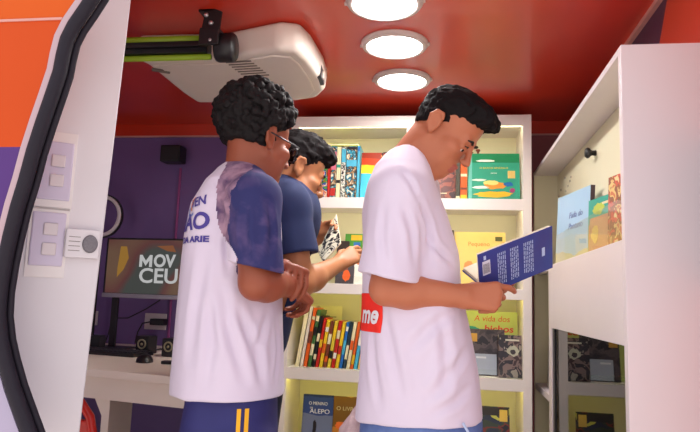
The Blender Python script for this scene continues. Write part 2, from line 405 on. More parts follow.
a = offs(3, 13.5); struct(MB().box(-1.9, a.x, YD - .015, YD - .011, a.z - .003, a.z + .003).build('trim_4', M_pinktr))
def ribbon(name, m, o0, o1, i0, i1, y0, y1):
    A = [offs(i, o0) for i in range(i0, i1 + 1)]; B = [offs(i, o1) for i in range(i0, i1 + 1)]
    bm = MB()
    for i in range(len(A) - 1):
        q = [A[i], A[i + 1], B[i + 1], B[i]]
        bm.prism([(p.x, y0, p.z) for p in q], [(p.x, y1, p.z) for p in q])
    return struct(bm.build(name, m))
ribbon('trim_5', M_pinkmetal, 6, 12.5, 0, 13, YD - .016, YD + .03)
t = tag(MB().tube([p + Vector((0, -.012, 0)) for p in SP], .0165, 12).build('door_seal', M_rubber, smooth=True), 'black rubber seal curving down the edge of the doorway', 'door seal')
lipm = MB().tube([offs(i, -5) + Vector((0, .01, 0)) for i in range(len(seal))], .008, 8).build('seal_lip', M_rubber, t, smooth=True)
# header and jamb pieces outside the frame keep the doorway a doorway
struct(MB().box(-1.9, XW + .1, YD - .02, YD + .03, HC - .0, HC + .5).build('wall_outside_header', M_orange))
# white lining panel beside the door, turned about forty degrees
pb = P(60, 170, 1.5); dirv = Vector((math.cos(R(36)), math.sin(R(36)), 0))
rt = P(131, 0, 1.555); rb = P(79, 437, 1.555)
def wl(z):
    f = (z - rb.z) / (rt.z - rb.z); return rb.lerp(rt, f)
top, bot = wl(HC), wl(0)
nrm = Vector((dirv.y, -dirv.x, 0))
def lp(u, z, d=0): p = wl(z); return Vector((p.x, p.y, z)) - dirv * u + nrm * d      # u metres left of the right edge
Lw = .30
pts = [lp(Lw, 0), lp(0, 0), lp(0, HC), lp(Lw, HC)]
struct(MB().prism(pts, [p - nrm * .05 for p in pts]).build('wall_front', M_white2, bevel=.004))
def onlining(px, py):
    """point of the lining panel seen at a pixel"""
    d = ray(px, py); lo = None
    p0 = lp(0, CZ); n = (lp(Lw, 0) - lp(0, 0)).cross(lp(0, HC) - lp(0, 0)).normalized()
    return CAM + d * ((p0 - CAM).dot(n) / d.dot(n)), n
_, LN = onlining(60, 170)
if LN.y > 0: LN = -LN
def plate(px, py, w, h, label, kind):
    p, _ = onlining(px, py)
    up = (lp(0, 1.5) - lp(0, 1)).normalized(); M = frame(p, dirv, up)      # local z = out of the wall
    if M.to_3x3() @ Vector((0, 0, 1)) @ LN < 0: pass
    t = thing(kind, label, {'light_switch': 'switch', 'thermostat': 'thermostat'}[kind]); t.matrix_world = M
    return t
for k, (px, py, lab) in enumerate([(55.5, 171, 'upper lilac double switch plate on the white lining panel'), (47.5, 239, 'lower lilac double switch plate on the white lining panel, left of the thermostat')]):
    t = plate(px, py, .07, .12, lab, 'light_switch'); t['group'] = 'switch plates'
    MB().box(-.040, .040, *((-.078, .078) if k == 0 else (-.07, .07)), 0, .008, .004).build('cover_plate', M_lilac, t)
    MB().box(-.047, .047, -.105 if k == 0 else -.10, .105 if k == 0 else .085, .0, .0035, .001).build('backing_board', mat('pale_board%d' % k, (232, 226, 224), rough=.5, var=.02), t)
    for s in (.026, -.026):
        MB().box(-.012, .022, s - .016, s + .016, .008, .013, .003).build('rocker', M_white, t)
p, _ = onlining(82, 244)
t = plate(82, 244, .08, .08, 'white square wall speaker panel with a round dark grille', 'thermostat'); t.name = 'intercom'; t['category'] = 'intercom'
MB().box(-.042, .042, -.038, .038, 0, .022, .004).build('housing', M_white2, t)
g = MB().lathe([(.0, .022), (.018, .022), (.019, .026), (.016, .028), (0, .026)], Matrix.Translation((.018, 0, 0)) @ Matrix.Scale(1.25, 4, (0, 1, 0))).build('grille', mat('grey_grille', (110, 106, 112), rough=.5, scale=300, var=.3), t, smooth=True)
for i in range(4): MB().box(-.034, -.006, -.02 + .012 * i, -.0185 + .012 * i, .022, .0228).build('slot', M_slot, t)
# ================================================================ ceiling lamps
for px, py, Y, lab in [(384.5, 4, 0, 'nearest of the three round ceiling lamps, cut by the top edge'), (394.5, 46.5, 0, 'middle one of the three round ceiling lamps'), (402, 81.5, 0, 'farthest and smallest looking round ceiling lamp, nearest the bookcase')]:
    c = PZ(px, py, HC - .012)
    t = thing('ceiling_light', lab, 'ceiling lamp', (c.x, c.y, HC), (0, 0, 0), 'round ceiling lamps')
    MB().lathe([(.105, 0), (.130, 0), (.130, -.004), (.122, -.016), (.108, -.019), (.105, -.012)], cap=False).build('rim', M_rim, t, smooth=True)
    MB().lathe([(0, -.004), (.1055, -.004), (.1055, -.011), (.05, -.0135), (0, -.014)]).build('diffuser', M_lamp, t, smooth=True)
    for a in (0, math.pi): MB().box(.126, .134, -.004, .004, -.012, 0, .001, Matrix.Rotation(a, 4, 'Z')).build('clip', M_rim, t)
# ================================================================ air conditioner
zl = CZ + .87
bt = [PZ(a, b, zl) for a, b in [(141, 62), (225, 60.5), (276, 51), (296, 53), (306, 62), (318, 80), (322, 91), (315, 98), (296, 101), (215, 103), (199, 103), (184, 93), (151, 66)]]
cxy = sum((Vector((p.x, p.y)) for p in bt), Vector((0, 0))) / len(bt)
bt = [Vector((cxy.x + (p.x - cxy.x) * 1.04, cxy.y + (p.y - cxy.y) * 1.03, p.z)) for p in bt]
tp = [Vector((cxy.x + (p.x - cxy.x) * 1.03, cxy.y + (p.y - cxy.y) * 1.03, HC)) for p in bt]
t = thing('air_conditioner', 'white ceiling air conditioner behind the green roller', 'air conditioner', (cxy.x, cxy.y, HC))
def loc(p): return (p.x - cxy.x, p.y - cxy.y, p.z - HC)
o = MB().prism([loc(p) for p in bt], [loc(p) for p in tp]).build('casing', M_offw, t, smooth=True)
b = o.modifiers.new('bevel', 'BEVEL'); b.width = .035; b.segments = 5; b.limit_method = 'ANGLE'; b.angle_limit = R(25)
o.modifiers.new('wn', 'WEIGHTED_NORMAL')
ins = [Vector((cxy.x + (p.x - cxy.x) * .86, cxy.y + (p.y - cxy.y) * .86, zl - .006)) for p in bt]
ins2 = [p + Vector((0, 0, .01)) for p in ins]
MB().prism([loc(p) for p in ins], [loc(p) for p in ins2]).build('bottom_grille', M_offw, t, bevel=.004)
for i in range(7):
    a = PZ(226 + 3 * i, 62.5 + 2.3 * i, zl - .007); b_ = PZ(251 + 3 * i, 61 + 2.3 * i, zl - .007)
    MB().tube([loc(a), loc(b_)], .003, 6).build('vent_slat', M_slot, t)
d0, d1 = PZ(309, 66, zl + .03), PZ(316.5, 84, zl + .03)
v = (d1 - d0).normalized(); n_ = Vector((-v.y, v.x, 0)); n_ = n_ if n_.x > 0 else -n_
M = frame(loc((d0 + d1) / 2 + n_ * .030), v, (0, 0, 1))
MB().box(-.05, .05, -.026, .026, -.012, .012, .004, M).build('display_window', M_black, t)
M2 = frame(loc((d0 + d1) / 2 + n_ * .036), v, (0, 0, 1)); MB().box(-.012, .016, -.014, .014, -.01, .01, .003, M2).build('display_catch', M_offw, t)
a = PZ(161, 71, zl - .0045); MB().box(-.035, .035, -.012, .012, -.003, .004, .001, Matrix.Translation(loc(a)) @ Matrix.Rotation(.5, 4, 'Z')).build('badge', M_slot, t)
# ================================================================ roller awning with bracket
yr = 1.99; rc = P(225, 48, yr); xe = rc.x - .0; ze = P(200, 48.5, yr).z
t = thing('roller_blind', 'black and lime green roller blind hung from the ceiling by a black bracket', 'roller blind', (xe, yr, ze))
x0 = -1.75 - xe
MB().box(x0, -.06, -.02, .03, -.022, .022, .004).build('rail', M_bmetal, t)
MB().box(x0, -.06, -.034, -.018, -.004, .004, .001).build('groove_bead', M_black, t)
MB().tube([(x0, 0, .034), (-.05, 0, .034)], .0145, 14).build('fabric_roll', M_green, t, smooth=True)
MB().tube([(x0, 0, -.032), (-.05, 0, -.032)], .0105, 14).build('bottom_roll', M_green, t, smooth=True)
MB().lathe([(0, -.03), (.048, -.03), (.052, -.02), (.052, .03), (.046, .038), (0, .04)], Matrix.Rotation(math.pi / 2, 4, 'Y') @ Matrix.Scale(.85, 4, (0, 1, 0)), 24).build('end_cap', M_black, t, smooth=True)
br = MB()
hz = HC - ze
br.box(-.075, -.005, -.058, -.046, -.01, .045, .002).box(-.075, -.005, -.055, .0, .04, .052, .002)
br.prism([(-.07, -.052, .045), (-.005, -.052, .045), (.0, -.052, .11), (-.028, -.052, hz), (-.085, -.052, hz), (-.06, -.052, .11)], [(-.07, -.044, .045), (-.005, -.044, .045), (.0, -.044, .11), (-.028, -.044, hz), (-.085, -.044, hz), (-.06, -.044, .11)])
br.box(-.085, -.028, -.052, .02, hz - .008, hz, .001)
bo = br.build('bracket', M_black, t)
for x, z in ((-.055, hz - .022), (-.036, hz - .052), (-.034, hz - .115)):
    MB().lathe([(0, -.004), (.008, -.004), (.009, 0), (.006, .004), (0, .005)], Matrix.Translation((x, -.054, z)) @ Matrix.Rotation(math.pi / 2, 4, 'X'), 12).build('screw', M_steel, bo, smooth=True)
# ================================================================ back bookcase
YF = 3.02; BD = YB - .02 - YF
xl = P(283, 300, YF).x; xr = P(532, 300, YF).x
def zf(y): return P(415, y, YF).z
shelves = [(zf(198), zf(209)), (zf(286), zf(296.5)), (zf(374), zf(386)), (zf(462), zf(474))]
ztop = zf(115.5)
struct(MB().box(xr + .02, XW - .002, YB - .010, YB - .0005, 0, zb - .009).build('trim_6', mat('maroon_panel', (150, 84, 88), rough=.5)))
bc = thing('bookcase', 'white four tier bookcase with lit shelves against the back wall', 'bookcase', (0, YF, 0))
def bpart(name, m, x0, x1, y0, y1, z0, z1, bev=.002, par=None):
    return MB().box(x0, x1, y0, y1, z0, z1, bev).build(name, m, par or bc)
bpart('side_panel', M_shelf, xl, xl + .035, 0, BD, 0, ztop); bpart('side_panel', M_shelf, xr - .04, xr, 0, BD, 0, ztop)
bpart('back_panel', M_cream, xl + .03, xr - .03, BD, BD + .015, .05, ztop - .01)
bpart('top_panel', M_shelf, xl + .03, xr - .03, 0.001, BD, zf(126) + .018, ztop); bpart('top_rail', M_shelf, xl + .034, xr - .039, .0005, .018, zf(126), ztop - .001)
xm = P(409, 200, YF).x
bpart('divider', M_shelf, xm - .02, xm + .02, .001, BD, .05, zf(125))
bpart('plinth', M_shelf, xl + .03, xr - .03, .02, .05, 0, .1)
bays = [(xl + .035, xm - .02), (xm + .02, xr - .04)]
SH = []
for i, (a, b) in enumerate(shelves):
    sh = bpart('shelf', M_shelf, xl + .034, xr - .039, .002, BD - .001, b + .018, a, .0015); SH.append(a); bpart('shelf_rail', M_shelf, xl + .034, xr - .039, .0, .016, b, a, .0015)
tops = [zf(126)] + [b for a, b in shelves[:3]]
bots = [a for a, b in shelves]
for i in range(4):
    for (x0, x1) in bays:
        bpart('led_strip', M_led if i < 2 else M_ledlow, x0 + .004, x1 - .004, .020, .034, tops[i] + .003, tops[i] + .0175, 0)
        if i < 3: bpart('shelf_guard', M_acr, x0 + .002, x1 - .002, .001, .004, bots[i] + .0005, bots[i] + .038, 0)
# ================================================================ right cabinet
XC = .448; Y0 = 1.66; Y1 = YB - .012; xb = .565; xo = XW - .004
zt = PX(621, 44, XC).z; zn = PX(590, 251, XC).z; zm = PX(590, 337.5, XC).z; ym = PX(548.5, 300, XC).y; yg = PX(551.5, 328, XC).y
cb = thing('wall_cabinet', 'tall white cabinet along the right wall with an open niche above a dark glass door', 'cabinet', (XC, Y0, 0))
def cpart(name, m, x0, x1, y0, y1, z0, z1, bev=.002, par=None):
    return MB().box(x0 - XC, x1 - XC, y0 - Y0, y1 - Y0, z0, z1, bev).build(name, m, par or cb)
cpart('end_panel', M_white, XC, xo, Y0, Y0 + .03, 0, zt); cpart('end_panel', M_cream, XC, xo, Y1 - .03, Y1, 0, zt)
cpart('top_panel', M_white, XC, xo, Y0 + .03, Y1 - .03, zt - .02, zt)
cpart('back_panel', M_cream, xb, xb + .02, Y0 + .03, Y1 - .03, .0, zt - .02)
cpart('niche_floor', M_white, XC + .012, xb, Y0 + .03, Y1 - .03, zn - .02, zn)
cpart('front_panel', M_white, XC, XC + .012, Y0 + .03, ym, zm, zn)
cpart('post', M_white, XC, XC + .03, yg, ym, 0.05, zm)
fr = cpart('door_frame', M_bmetal, XC + .004, XC + .024, yg - .045, yg, .06, zm - .0); 
cpart('door_frame', M_bmetal, XC + .004, XC + .024, Y0 + .03, Y0 + .04, .06, zm)
cpart('glass_door', M_tint, XC + .008, XC + .013, Y0 + .04, yg - .045, .06, zm - .001, 0)
cpart('kick_board', M_white, XC + .01, XC + .03, Y0 + .03, Y1 - .03, 0, .06)
zs = CZ - .385
cpart('inner_shelf', M_white, XC + .028, xb, Y0 + .03, yg - .01, zs - .03, zs - .01)
cpart('open_shelf', M_white, XC + .002, xb, ym, Y1 - .03, zs - .03, zs)
cpart('niche_guard', clear('niche_acrylic', (250, 252, 250), 1.3), XC + .004, XC + .007, Y0 + .03, PX(556, 260, XC).y + .0, zn + .0005, zn + .115, 0)
for i, (px, py) in enumerate([(565, 178), (570, 181), (568, 186), (561, 190), (556, 194), (571, 177), (559, 197), (566, 191)]):
    q = PX(px, py, xb - .0005); MB().box(-.001, .001, -.006, .006, -.005, .005, 0, Matrix.Translation((q.x - XC, q.y - Y0, q.z))).build('peg_hole', M_slot, cb)
q = PX(596, 153, xb); 
t = tag(MB().lathe([(0, 0), (.011, 0), (.010, .014), (.013, .02), (.02, .026), (.021, .033), (.016, .04), (0, .042)], None, 20).build('wall_knob', M_black, smooth=True), 'small black round knob on the back of the cabinet niche', 'knob')
t.name = 'round_hook'; t.location = q; t.rotation_euler = (0, -math.pi / 2, 0)
# ================================================================ desk corner
ZD = CZ - .30
M_screen = mat('screen_dark', (52, 46, 50), rough=.25, var=.05)
M_paper = mat('paper', (236, 230, 214), rough=.7, var=.03, scale=60)
M_txtw = mat('white_print', (226, 222, 226), rough=.5, var=.01)
M_cable = mat('black_cable', (18, 16, 20), rough=.5)
fl = PZ(60, 366, ZD); fr_ = PZ(200, 379, ZD); 
dx0, dx1 = XL + .02, P(204, 379, 2.25).x
sl_ = (fr_.y - fl.y) / (fr_.x - fl.x)
def fy(x): return fl.y + sl_ * (x - fl.x)
dk = thing('desk', 'long pale laminate desk against the purple wall', 'desk', (dx0, YB, 0))
def dl(x, y, z): return (x - dx0, y - YB, z)
q = [(dx0, fy(dx0)), (dx1, fy(dx1)), (dx1, YB - .003), (dx0, YB - .003)]
MB().prism([dl(x, y, ZD - .03) for x, y in q], [dl(x, y, ZD) for x, y in q]).build('worktop', M_desk, dk, bevel=.003)
q = [(dx0, fy(dx0) + .04), (dx1, fy(dx1) + .04), (dx1, fy(dx1) + .06), (dx0, fy(dx0) + .06)]
MB().prism([dl(x, y, ZD - .115) for x, y in q], [dl(x, y, ZD - .03) for x, y in q]).build('apron', M_desk, dk)
lx = P(108, 400, fy(-1.35) + .06)
g = fy(lx.x) + .062
gus = [(lx.x - .05, ZD - .116), (lx.x + .016, ZD - .116), (lx.x + .016, 0), (lx.x - .016, 0), (lx.x - .016, ZD - .18)]
MB().prism([dl(x, g, z) for x, z in gus], [dl(x, g + .18, z) for x, z in gus]).build('leg_panel', M_desk, dk, bevel=.002)
MB().box(0, .03, fy(dx0) - YB + .05, -.01, 0, ZD - .03).build('leg_panel', M_desk, dk)
MB().box(dx1 - dx0 - .03, dx1 - dx0, fy(dx1) - YB + .07, -.01, 0, ZD - .03).build('leg_panel', M_desk, dk)
# --- monitor
Ym = 3.0; a, b = P(103, 237, Ym), P(103.5, 297, Ym); c = P(187, 241, Ym)
mw = .62; mh = a.z - b.z; mc = P(103, 268, Ym)
t = thing('monitor', 'black desktop monitor showing white lettering over a dark red picture', 'monitor', (mc.x + mw / 2, Ym + .06, ZD), (0, 0, R(-3)))
zc = (a.z + b.z) / 2 - ZD
MB().box(-mw / 2, mw / 2, -.055, -.025, zc - mh / 2, zc + mh / 2, .004).build('housing', M_black, t)
MB().box(-mw / 2, mw / 2, -.062, -.052, zc - mh / 2, zc - mh / 2 + .022, .002).build('chin_bar', mat('grey_bezel', (150, 146, 156), rough=.35, metal=.4), t)
ms = bpy.data.materials.new('lit_screen'); ms.use_nodes = True; n = ms.node_tree.nodes; l = ms.node_tree.links
tc = n.new('ShaderNodeTexCoord'); no = n.new('ShaderNodeTexNoise'); no.inputs['Scale'].default_value = 3.2; no.inputs['Detail'].default_value = 0; no.inputs['Distortion'].default_value = .4
r = n.new('ShaderNodeValToRGB'); e = r.color_ramp.elements; e[0].color = lin((70, 74, 70)); e[0].position = .40; e[1].color = lin((98, 58, 56)); e[1].position = .5
k = e.new(.62); k.color = lin((110, 84, 66))
l.new(tc.outputs['Object'], no.inputs['Vector']); l.new(no.outputs['Fac'], r.inputs['Fac'])
bs = n['Principled BSDF']; bs.inputs['Specular IOR Level'].default_value = .3; bs.inputs['Base Color'].default_value = (.01, .01, .01, 1); bs.inputs['Roughness'].default_value = .3
l.new(r.outputs[0], bs.inputs['Emission Color']); bs.inputs['Emission Strength'].default_value = .38
MB().box(-mw / 2 + .012, mw / 2 - .012, -.0565, -.054, zc - mh / 2 + .024, zc + mh / 2 - .01, 0).build('screen', ms, t)
mt = emit('lit_lettering', (196, 196, 196), .42)
Mx = lambda x, z: frame((x, -.0575, z), (1, 0, 0), (0, 0, 1))
text('OV', .088, mt, t, Mx(.03, zc + .036), bold=.003, width=.122)
mx0, mx1, mz0, mz1, mw_ = -.112, -.040, zc + .006, zc + .068, .016
mb = MB(); mcx = (mx0 + mx1) / 2
for poly in ([(mx0, mz0), (mx0 + mw_, mz0), (mx0 + mw_, mz1), (mx0, mz1)], [(mx1 - mw_, mz0), (mx1, mz0), (mx1, mz1), (mx1 - mw_, mz1)],
             [(mx0 + mw_ * .9, mz1), (mx0 + mw_ * .9, mz1 - .026), (mcx, mz0 + .006), (mcx, mz0 + .032)], [(mx1 - mw_ * .9, mz1), (mx1 - mw_ * .9, mz1 - .026), (mcx, mz0 + .006), (mcx, mz0 + .032)]):
    mb.prism([(x, -.0579, z) for x, z in poly], [(x, -.0571, z) for x, z in poly])
mb.build('lettering', mt, t)
text('CEU', .105, mt, t, Mx(.0, zc - .042), bold=.002, width=.215)
mo = emit('lit_orange', (170, 126, 60), .34)
MB().prism([(x, -.0575, z) for x, z in [(-.225, zc + .11), (-.19, zc + .11), (-.175, zc + .05), (-.20, zc - .01), (-.235, zc - .05), (-.235, zc)]], [(x, -.0568, z) for x, z in [(-.225, zc + .11), (-.19, zc + .11), (-.175, zc + .05), (-.20, zc - .01), (-.235, zc - .05), (-.235, zc)]]).build('picture_shape', mo, t)
MB().prism([(x, -.0575, z) for x, z in [(-.02, zc + .115), (.07, zc + .12), (.09, zc + .085), (.04, zc + .09)]], [(x, -.0568, z) for x, z in [(-.02, zc + .115), (.07, zc + .12), (.09, zc + .085), (.04, zc + .09)]]).build('picture_shape', emit('lit_rust', (150, 96, 66), .34), t)
MB().box(-.27, -.235, -.03, -.012, .0, zc + .05, .003).build('stand_post', M_black, t); MB().box(-.32, -.14, -.09, .05, 0, .010, .004).build('stand_base', M_black, t)
MB().box(-.2525, .05, -.03, -.015, zc - .03, zc + .03, .003).build('mount_plate', M_black, t)
# --- keyboard, mouse, speakers
kp = PZ(112, 354, ZD)
t = thing('keyboard', 'black computer keyboard at the front of the desk', 'keyboard', (kp.x - .02, kp.y, ZD), (0, 0, R(-10)))
MB().box(-.22, .20, -.075, .075, 0, .018, .004).build('case', M_black, t)
mk = mat('dark_key', (40, 38, 44), rough=.5)
kb = MB()
for i in range(15):
    for j in range(5): kb.box(-.212 + i * .0268, -.19 + i * .0268, -.066 + j * .026, -.045 + j * .026, .017, .023, .002)
kb.build('keys', mk, t)
mp = PZ(144.5, 362, ZD)
t = thing('computer_mouse', 'black computer mouse on the desk in front of the small speaker', 'mouse', (mp.x, mp.y, ZD), (0, 0, R(20)))
o = MB().sphere((0, 0, 0), (.036, .055, .036)); bmesh.ops.bisect_plane(o.bm, geom=o.bm.verts[:] + o.bm.edges[:] + o.bm.faces[:], plane_co=(0, 0, 0), plane_no=(0, 0, -1), clear_outer=True)
bmesh.ops.holes_fill(o.bm, edges=[e for e in o.bm.edges if e.is_boundary])
o.build('shell', M_black, t, smooth=True); MB().lathe([(0, -.004), (.01, -.004), (.01, .004), (0, .004)], Matrix.Translation((0, .03, .029)) @ Matrix.Rotation(math.pi / 2, 4, 'Y'), 16).build('scroll_wheel', mk, t)
cone = mat('speaker_cone', (170, 160, 130), rough=.35, metal=.4)
for k, (px, py, lab) in enumerate([(142.5, 354, 'small black desk speaker with a pale ringed cone behind the mouse'), (169, 357, 'small black desk speaker half hidden by the curly haired boy')]):
    p = PZ(px, py, ZD); t = thing('desk_speaker', lab, 'speaker', (p.x, p.y + .03, ZD), (0, 0, R(-8)), 'small desk speakers')
    MB().box(-.036, .036, -.035, .04, 0, .085, .006).build('cabinet', M_black, t)
    Mf = Matrix.Translation((0, -.035, .047)) @ Matrix.Rotation(math.pi / 2, 4, 'X')
    MB().lathe([(.017, 0), (.024, 0), (.024, .004), (.017, .004)], Mf, 24, cap=False).build('ring', cone, t, smooth=True)
    MB().lathe([(0, -.002), (.018, .001), (.018, 0), (0, .002)], Mf, 24).build('driver', mk, t, smooth=True)
    MB().lathe([(0, 0), (.007, 0), (.006, .004), (0, .006)], Mf, 16).build('dust_cap', cone, t, smooth=True)
p = P(170, 359, 2.62)
q = PZ(167, 364, ZD); t = tag(MB().box(-.03, .03, -.02, .02, 0, .014, .005).build('cable_hub', M_black), 'small black cable hub on the desk edge below the second speaker', 'cable hub'); t.location = (q.x + .01, q.y, ZD)
# --- ring light
Yr = 3.22; rc = P(102, 216, Yr); rr = 21 / FPX * Yr
t = thing('ring_light', 'white ring light glimpsed above the monitor beside the white panel', 'ring light', (rc.x, Yr, ZD))
zz = rc.z - ZD
Mr = Matrix.Translation((0, 0, zz)) @ Matrix.Rotation(math.pi / 2, 4, 'X')
MB().lathe([(rr - .014, -.012), (rr + .016, -.012), (rr + .016, .006), (rr - .014, .006)], Mr, 48, cap=False).build('back_ring', M_black, t, smooth=False)
MB().lathe([(rr - .012, .004), (rr + .011, .004), (rr + .009, .014), (rr - .009, .014)], Mr, 48, cap=False).build('diffuser', M_white, t, smooth=True)
MB().tube([(0, .01, .012), (0, .01, zz - rr)], .008, 10).build('pole', M_black, t); MB().lathe([(0, 0), (.06, 0), (.055, .012), (0, .014)], Matrix.Translation((0, .01, 0))).build('base', M_black, t)
# --- wall socket, plug and cables
sp = P(156, 321.5, YB)
t = thing('wall_socket', 'white wall socket with a black plug behind the desk', 'socket', (sp.x, YB, sp.z))
MB().box(-.065, .065, -.009, 0, -.045, .045, .003).build('cover_plate', M_white, t)
t2 = tag(MB().box(-.03, .055, -.06, -.0095, -.018, .018, .006).build('plug_adapter', M_black), 'black plug adapter pushed into the white wall socket', 'plug'); t2.location = (sp.x + .02, YB, sp.z)
MB().tube([(-.03, -.04, 0), (-.07, -.06, -.01), (-.1, -.05, -.06), (-.12, -.03, .01 - (sp.z - ZD))], .004, 6).build('lead', M_cable, t2, smooth=True)
sp2 = P(94, 318, YB); t = thing('wall_socket', 'second white wall socket, at the edge of the lining panel', 'socket', (sp2.x - .015, YB, sp2.z)); MB().box(-.065, .04, -.009, 0, -.04, .04, .003).build('cover_plate', M_white, t)
MB().box(-.012, .012, -.012, -.008, -.012, .012, .002).build('outlet', M_slot, t)
c0 = P(160, 300, Ym + .08); mid = P(128, 318, 3.2); e0 = PZ(104, 345, ZD + .005)
tag(MB().tube([c0, P(146, 309, 3.15), mid, P(112, 318, 3.2), P(108, 335, 3.2), e0], .0035, 6).build('cable', M_cable, smooth=True), 'thin black cable looping from the monitor down to the desk', 'cable')
pts = [PZ(136, 350.5, ZD + .004), PZ(144, 349, ZD + .004), PZ(152, 351, ZD + .004), PZ(160, 349, ZD + .004), PZ(170, 350, ZD + .004)]
tag(MB().tube(pts, .004, 6).build('desk_cable', M_cable, smooth=True), 'black cable lying in curves on the desk behind the mouse', 'cable')
q = PZ(100, 350.5, ZD); t = tag(MB().box(-.03, .03, -.03, .03, 0, .075, .006).build('black_box', M_black), 'small black box behind the keyboard at the foot of the monitor stand', 'box'); t.location = (q.x - .02, q.y, ZD)
# --- wall speaker and the streak of light below it
p = P(177.5, 157, YB)
t = thing('wall_speaker', 'small black speaker fixed high on the purple wall', 'speaker', (p.x, YB, p.z))
MB().box(-.06, .06, -.10, -.012, -.048, .048, .006).build('cabinet', M_black, t); MB().box(-.02, .02, -.02, -.0005, -.02, .02, .002).build('wall_mount', M_bmetal, t)
MB().box(-.052, .052, -.104, -.099, -.04, .04, .003).build('grille', mat('dark_grille', (34, 32, 36), rough=.7, scale=300, var=.3), t)
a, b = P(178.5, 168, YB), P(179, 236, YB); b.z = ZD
t = tag(MB().box(-.006, .006, -.012, -.0005, -.5 * (a.z - b.z), .5 * (a.z - b.z), .003).build('light_streak', mat('mauve_light_streak', (150, 70, 130), rough=.35)), 'thin mauve strip standing in for a streak of light down the purple wall below the speaker', 'light streak'); t.location = ((a.x + b.x) / 2, YB, (a.z + b.z) / 2)  # reflected streak of light on the wall, put in as a solid mauve strip
# --- red chair
t = thing('plastic_chair', 'red plastic chair at the desk, just showing beside the white panel', 'chair', (-1.195, 1.98, 0))
MB().box(-.2, .2, -.17, .2, .425, .45, .012).build('seat', M_redp, t)
for sx in (-1, 1):
    for y0, y1 in ((-.15, -.19), (.17, .2)): MB().tube([(sx * .17, y0, .43), (sx * .205, y1, 0)], [.02, .016], 8).build('leg', M_redp, t)
arc = [(-.185, -.16, .44), (-.165, -.175, .58), (-.142, -.19, .70), (-.11, -.197, .745), (0, -.2, .76), (.11, -.197, .745), (.142, -.19, .70), (.165, -.175, .58), (.185, -.16, .44)]
MB().tube(arc, .0135, 10).build('backrest', M_redp, t, smooth=True)
for z in (.56, .65): MB().box(-.15, .15, -.195, -.175, z, z + .04, .006).build('back_slat', M_redp, t)
# ================================================================ books
PG = mat('book_pages', (232, 224, 200), rough=.8, var=.05, scale=200)
_mc = {}
def C(c, rough=.35):
    k = (c, rough)
    if k not in _mc: _mc[k] = mat('print_%d_%d_%d' % c, c, rough=rough, var=.05, scale=25)
    return _mc[k]
def book(name, w, h, t, m, label, loc, rot=(0, 0, 0), group=None, cat='book', pages=PG):
    """spine along z at x=0, fore-edge at x=w; front cover faces -y"""
    o = thing(name, label, cat, loc, rot, group); b = min(.0022, t * .2)
    mb = MB().box(0, w, -t / 2, -t / 2 + b, 0, h).box(0, w, t / 2 - b, t / 2, 0, h).box(-.0012, b, -t / 2, t / 2, 0, h)
    c = mb.build('cover', m, o); MB().box(b, w - .003, -t / 2 + b, t / 2 - b, .003, h - .003).build('pages', pages, o); return o
def title(o, s, size, m, x, z, t, width=None, **kw):
    return text(s, size, m, o, frame((x, -t / 2 - .0006, z), (1, 0, 0), (0, 0, 1)), name='title', width=width, **kw)
def patch(o, m, x0, x1, z0, z1, t, name='cover_picture', d=.0005):
    return MB().box(x0, x1, -t / 2 - d, -t / 2 + .0002, z0, z1).build(name, m, o)
def blob(o, m, x, z, rx, rz, t, name='cover_picture', seed=0, d=.0008):
    r_ = random.Random(seed); pts = [(x + rx * math.cos(a) * (1 + .18 * r_.uniform(-1, 1)), z + rz * math.sin(a) * (1 + .18 * r_.uniform(-1, 1))) for a in [2 * math.pi * i / 18 for i in range(18)]]
    return MB().prism([(px, -t / 2 - d, pz) for px, pz in pts], [(px, -t / 2, pz) for px, pz in pts]).build(name, m, o)
YS = YF + .055
s_ = YS / FPX
zs1, zs2, zs3, zs4 = SH
def X(px, py): return P(px, py, YS).x
def spine(px0, px1, ptop, zsh, m, label, lean=0, depth=.19, name='book', group=None, d=.0, bands_=None):
    """book on its foot with its spine to the viewer; px at its foot"""
    x0, x1 = X(px0, ptop + 25), X(px1, ptop + 25); t = (x1 - x0 - .0006) * math.cos(R(lean)) - (.0012 if lean else 0); h = P((px0 + px1) / 2, ptop, YS).z - zsh
    h /= max(.5, math.cos(R(lean)))
    # local x -> world +Y, local y -> world -X ; lean tips the top to the right, pivoting on the right foot edge
    o = book(name, depth, h, t, m, label, (0, 0, 0), group=group)
    B = Matrix.Rotation(R(90), 4, 'Z'); L = Matrix.Rotation(R(lean), 4, 'Y')
    piv = Vector((t / 2, 0, 0))
    o.matrix_world = Matrix.Translation(Vector((x1, YS + d, zsh + .0004))) @ L @ Matrix.Translation(-piv) @ B
    if bands_:
        for (z0, z1, mm) in bands_: MB().box(-.0022, 0, -t / 2 + .0003, t / 2 - .0003, z0 * h, z1 * h).build('spine_print', mm, o)
    return o
def face(px0, px1, ptop, zsh, t, m, label, tilt=12, y=0, name='book', turn=0, group=None, roll=0):
    x0, x1 = P(px0, ptop, YS + y).x, P(px1, ptop, YS + y).x; h = (P((px0 + px1) / 2, ptop, YS + y).z - zsh) / math.cos(R(tilt))
    o = book(name, x1 - x0, h, t, m, label, (0, 0, 0), group=group)
    # lean back about the rear foot edge
    o.matrix_world = Matrix.Translation((x0, YS + y, zsh + .0004 + math.sin(R(tilt)) * t / 2 )) @ Matrix.Rotation(R(turn), 4, 'Z') @ Matrix.Rotation(R(-tilt), 4, 'X')
    o['_w'] = x1 - x0; o['_h'] = h; return o
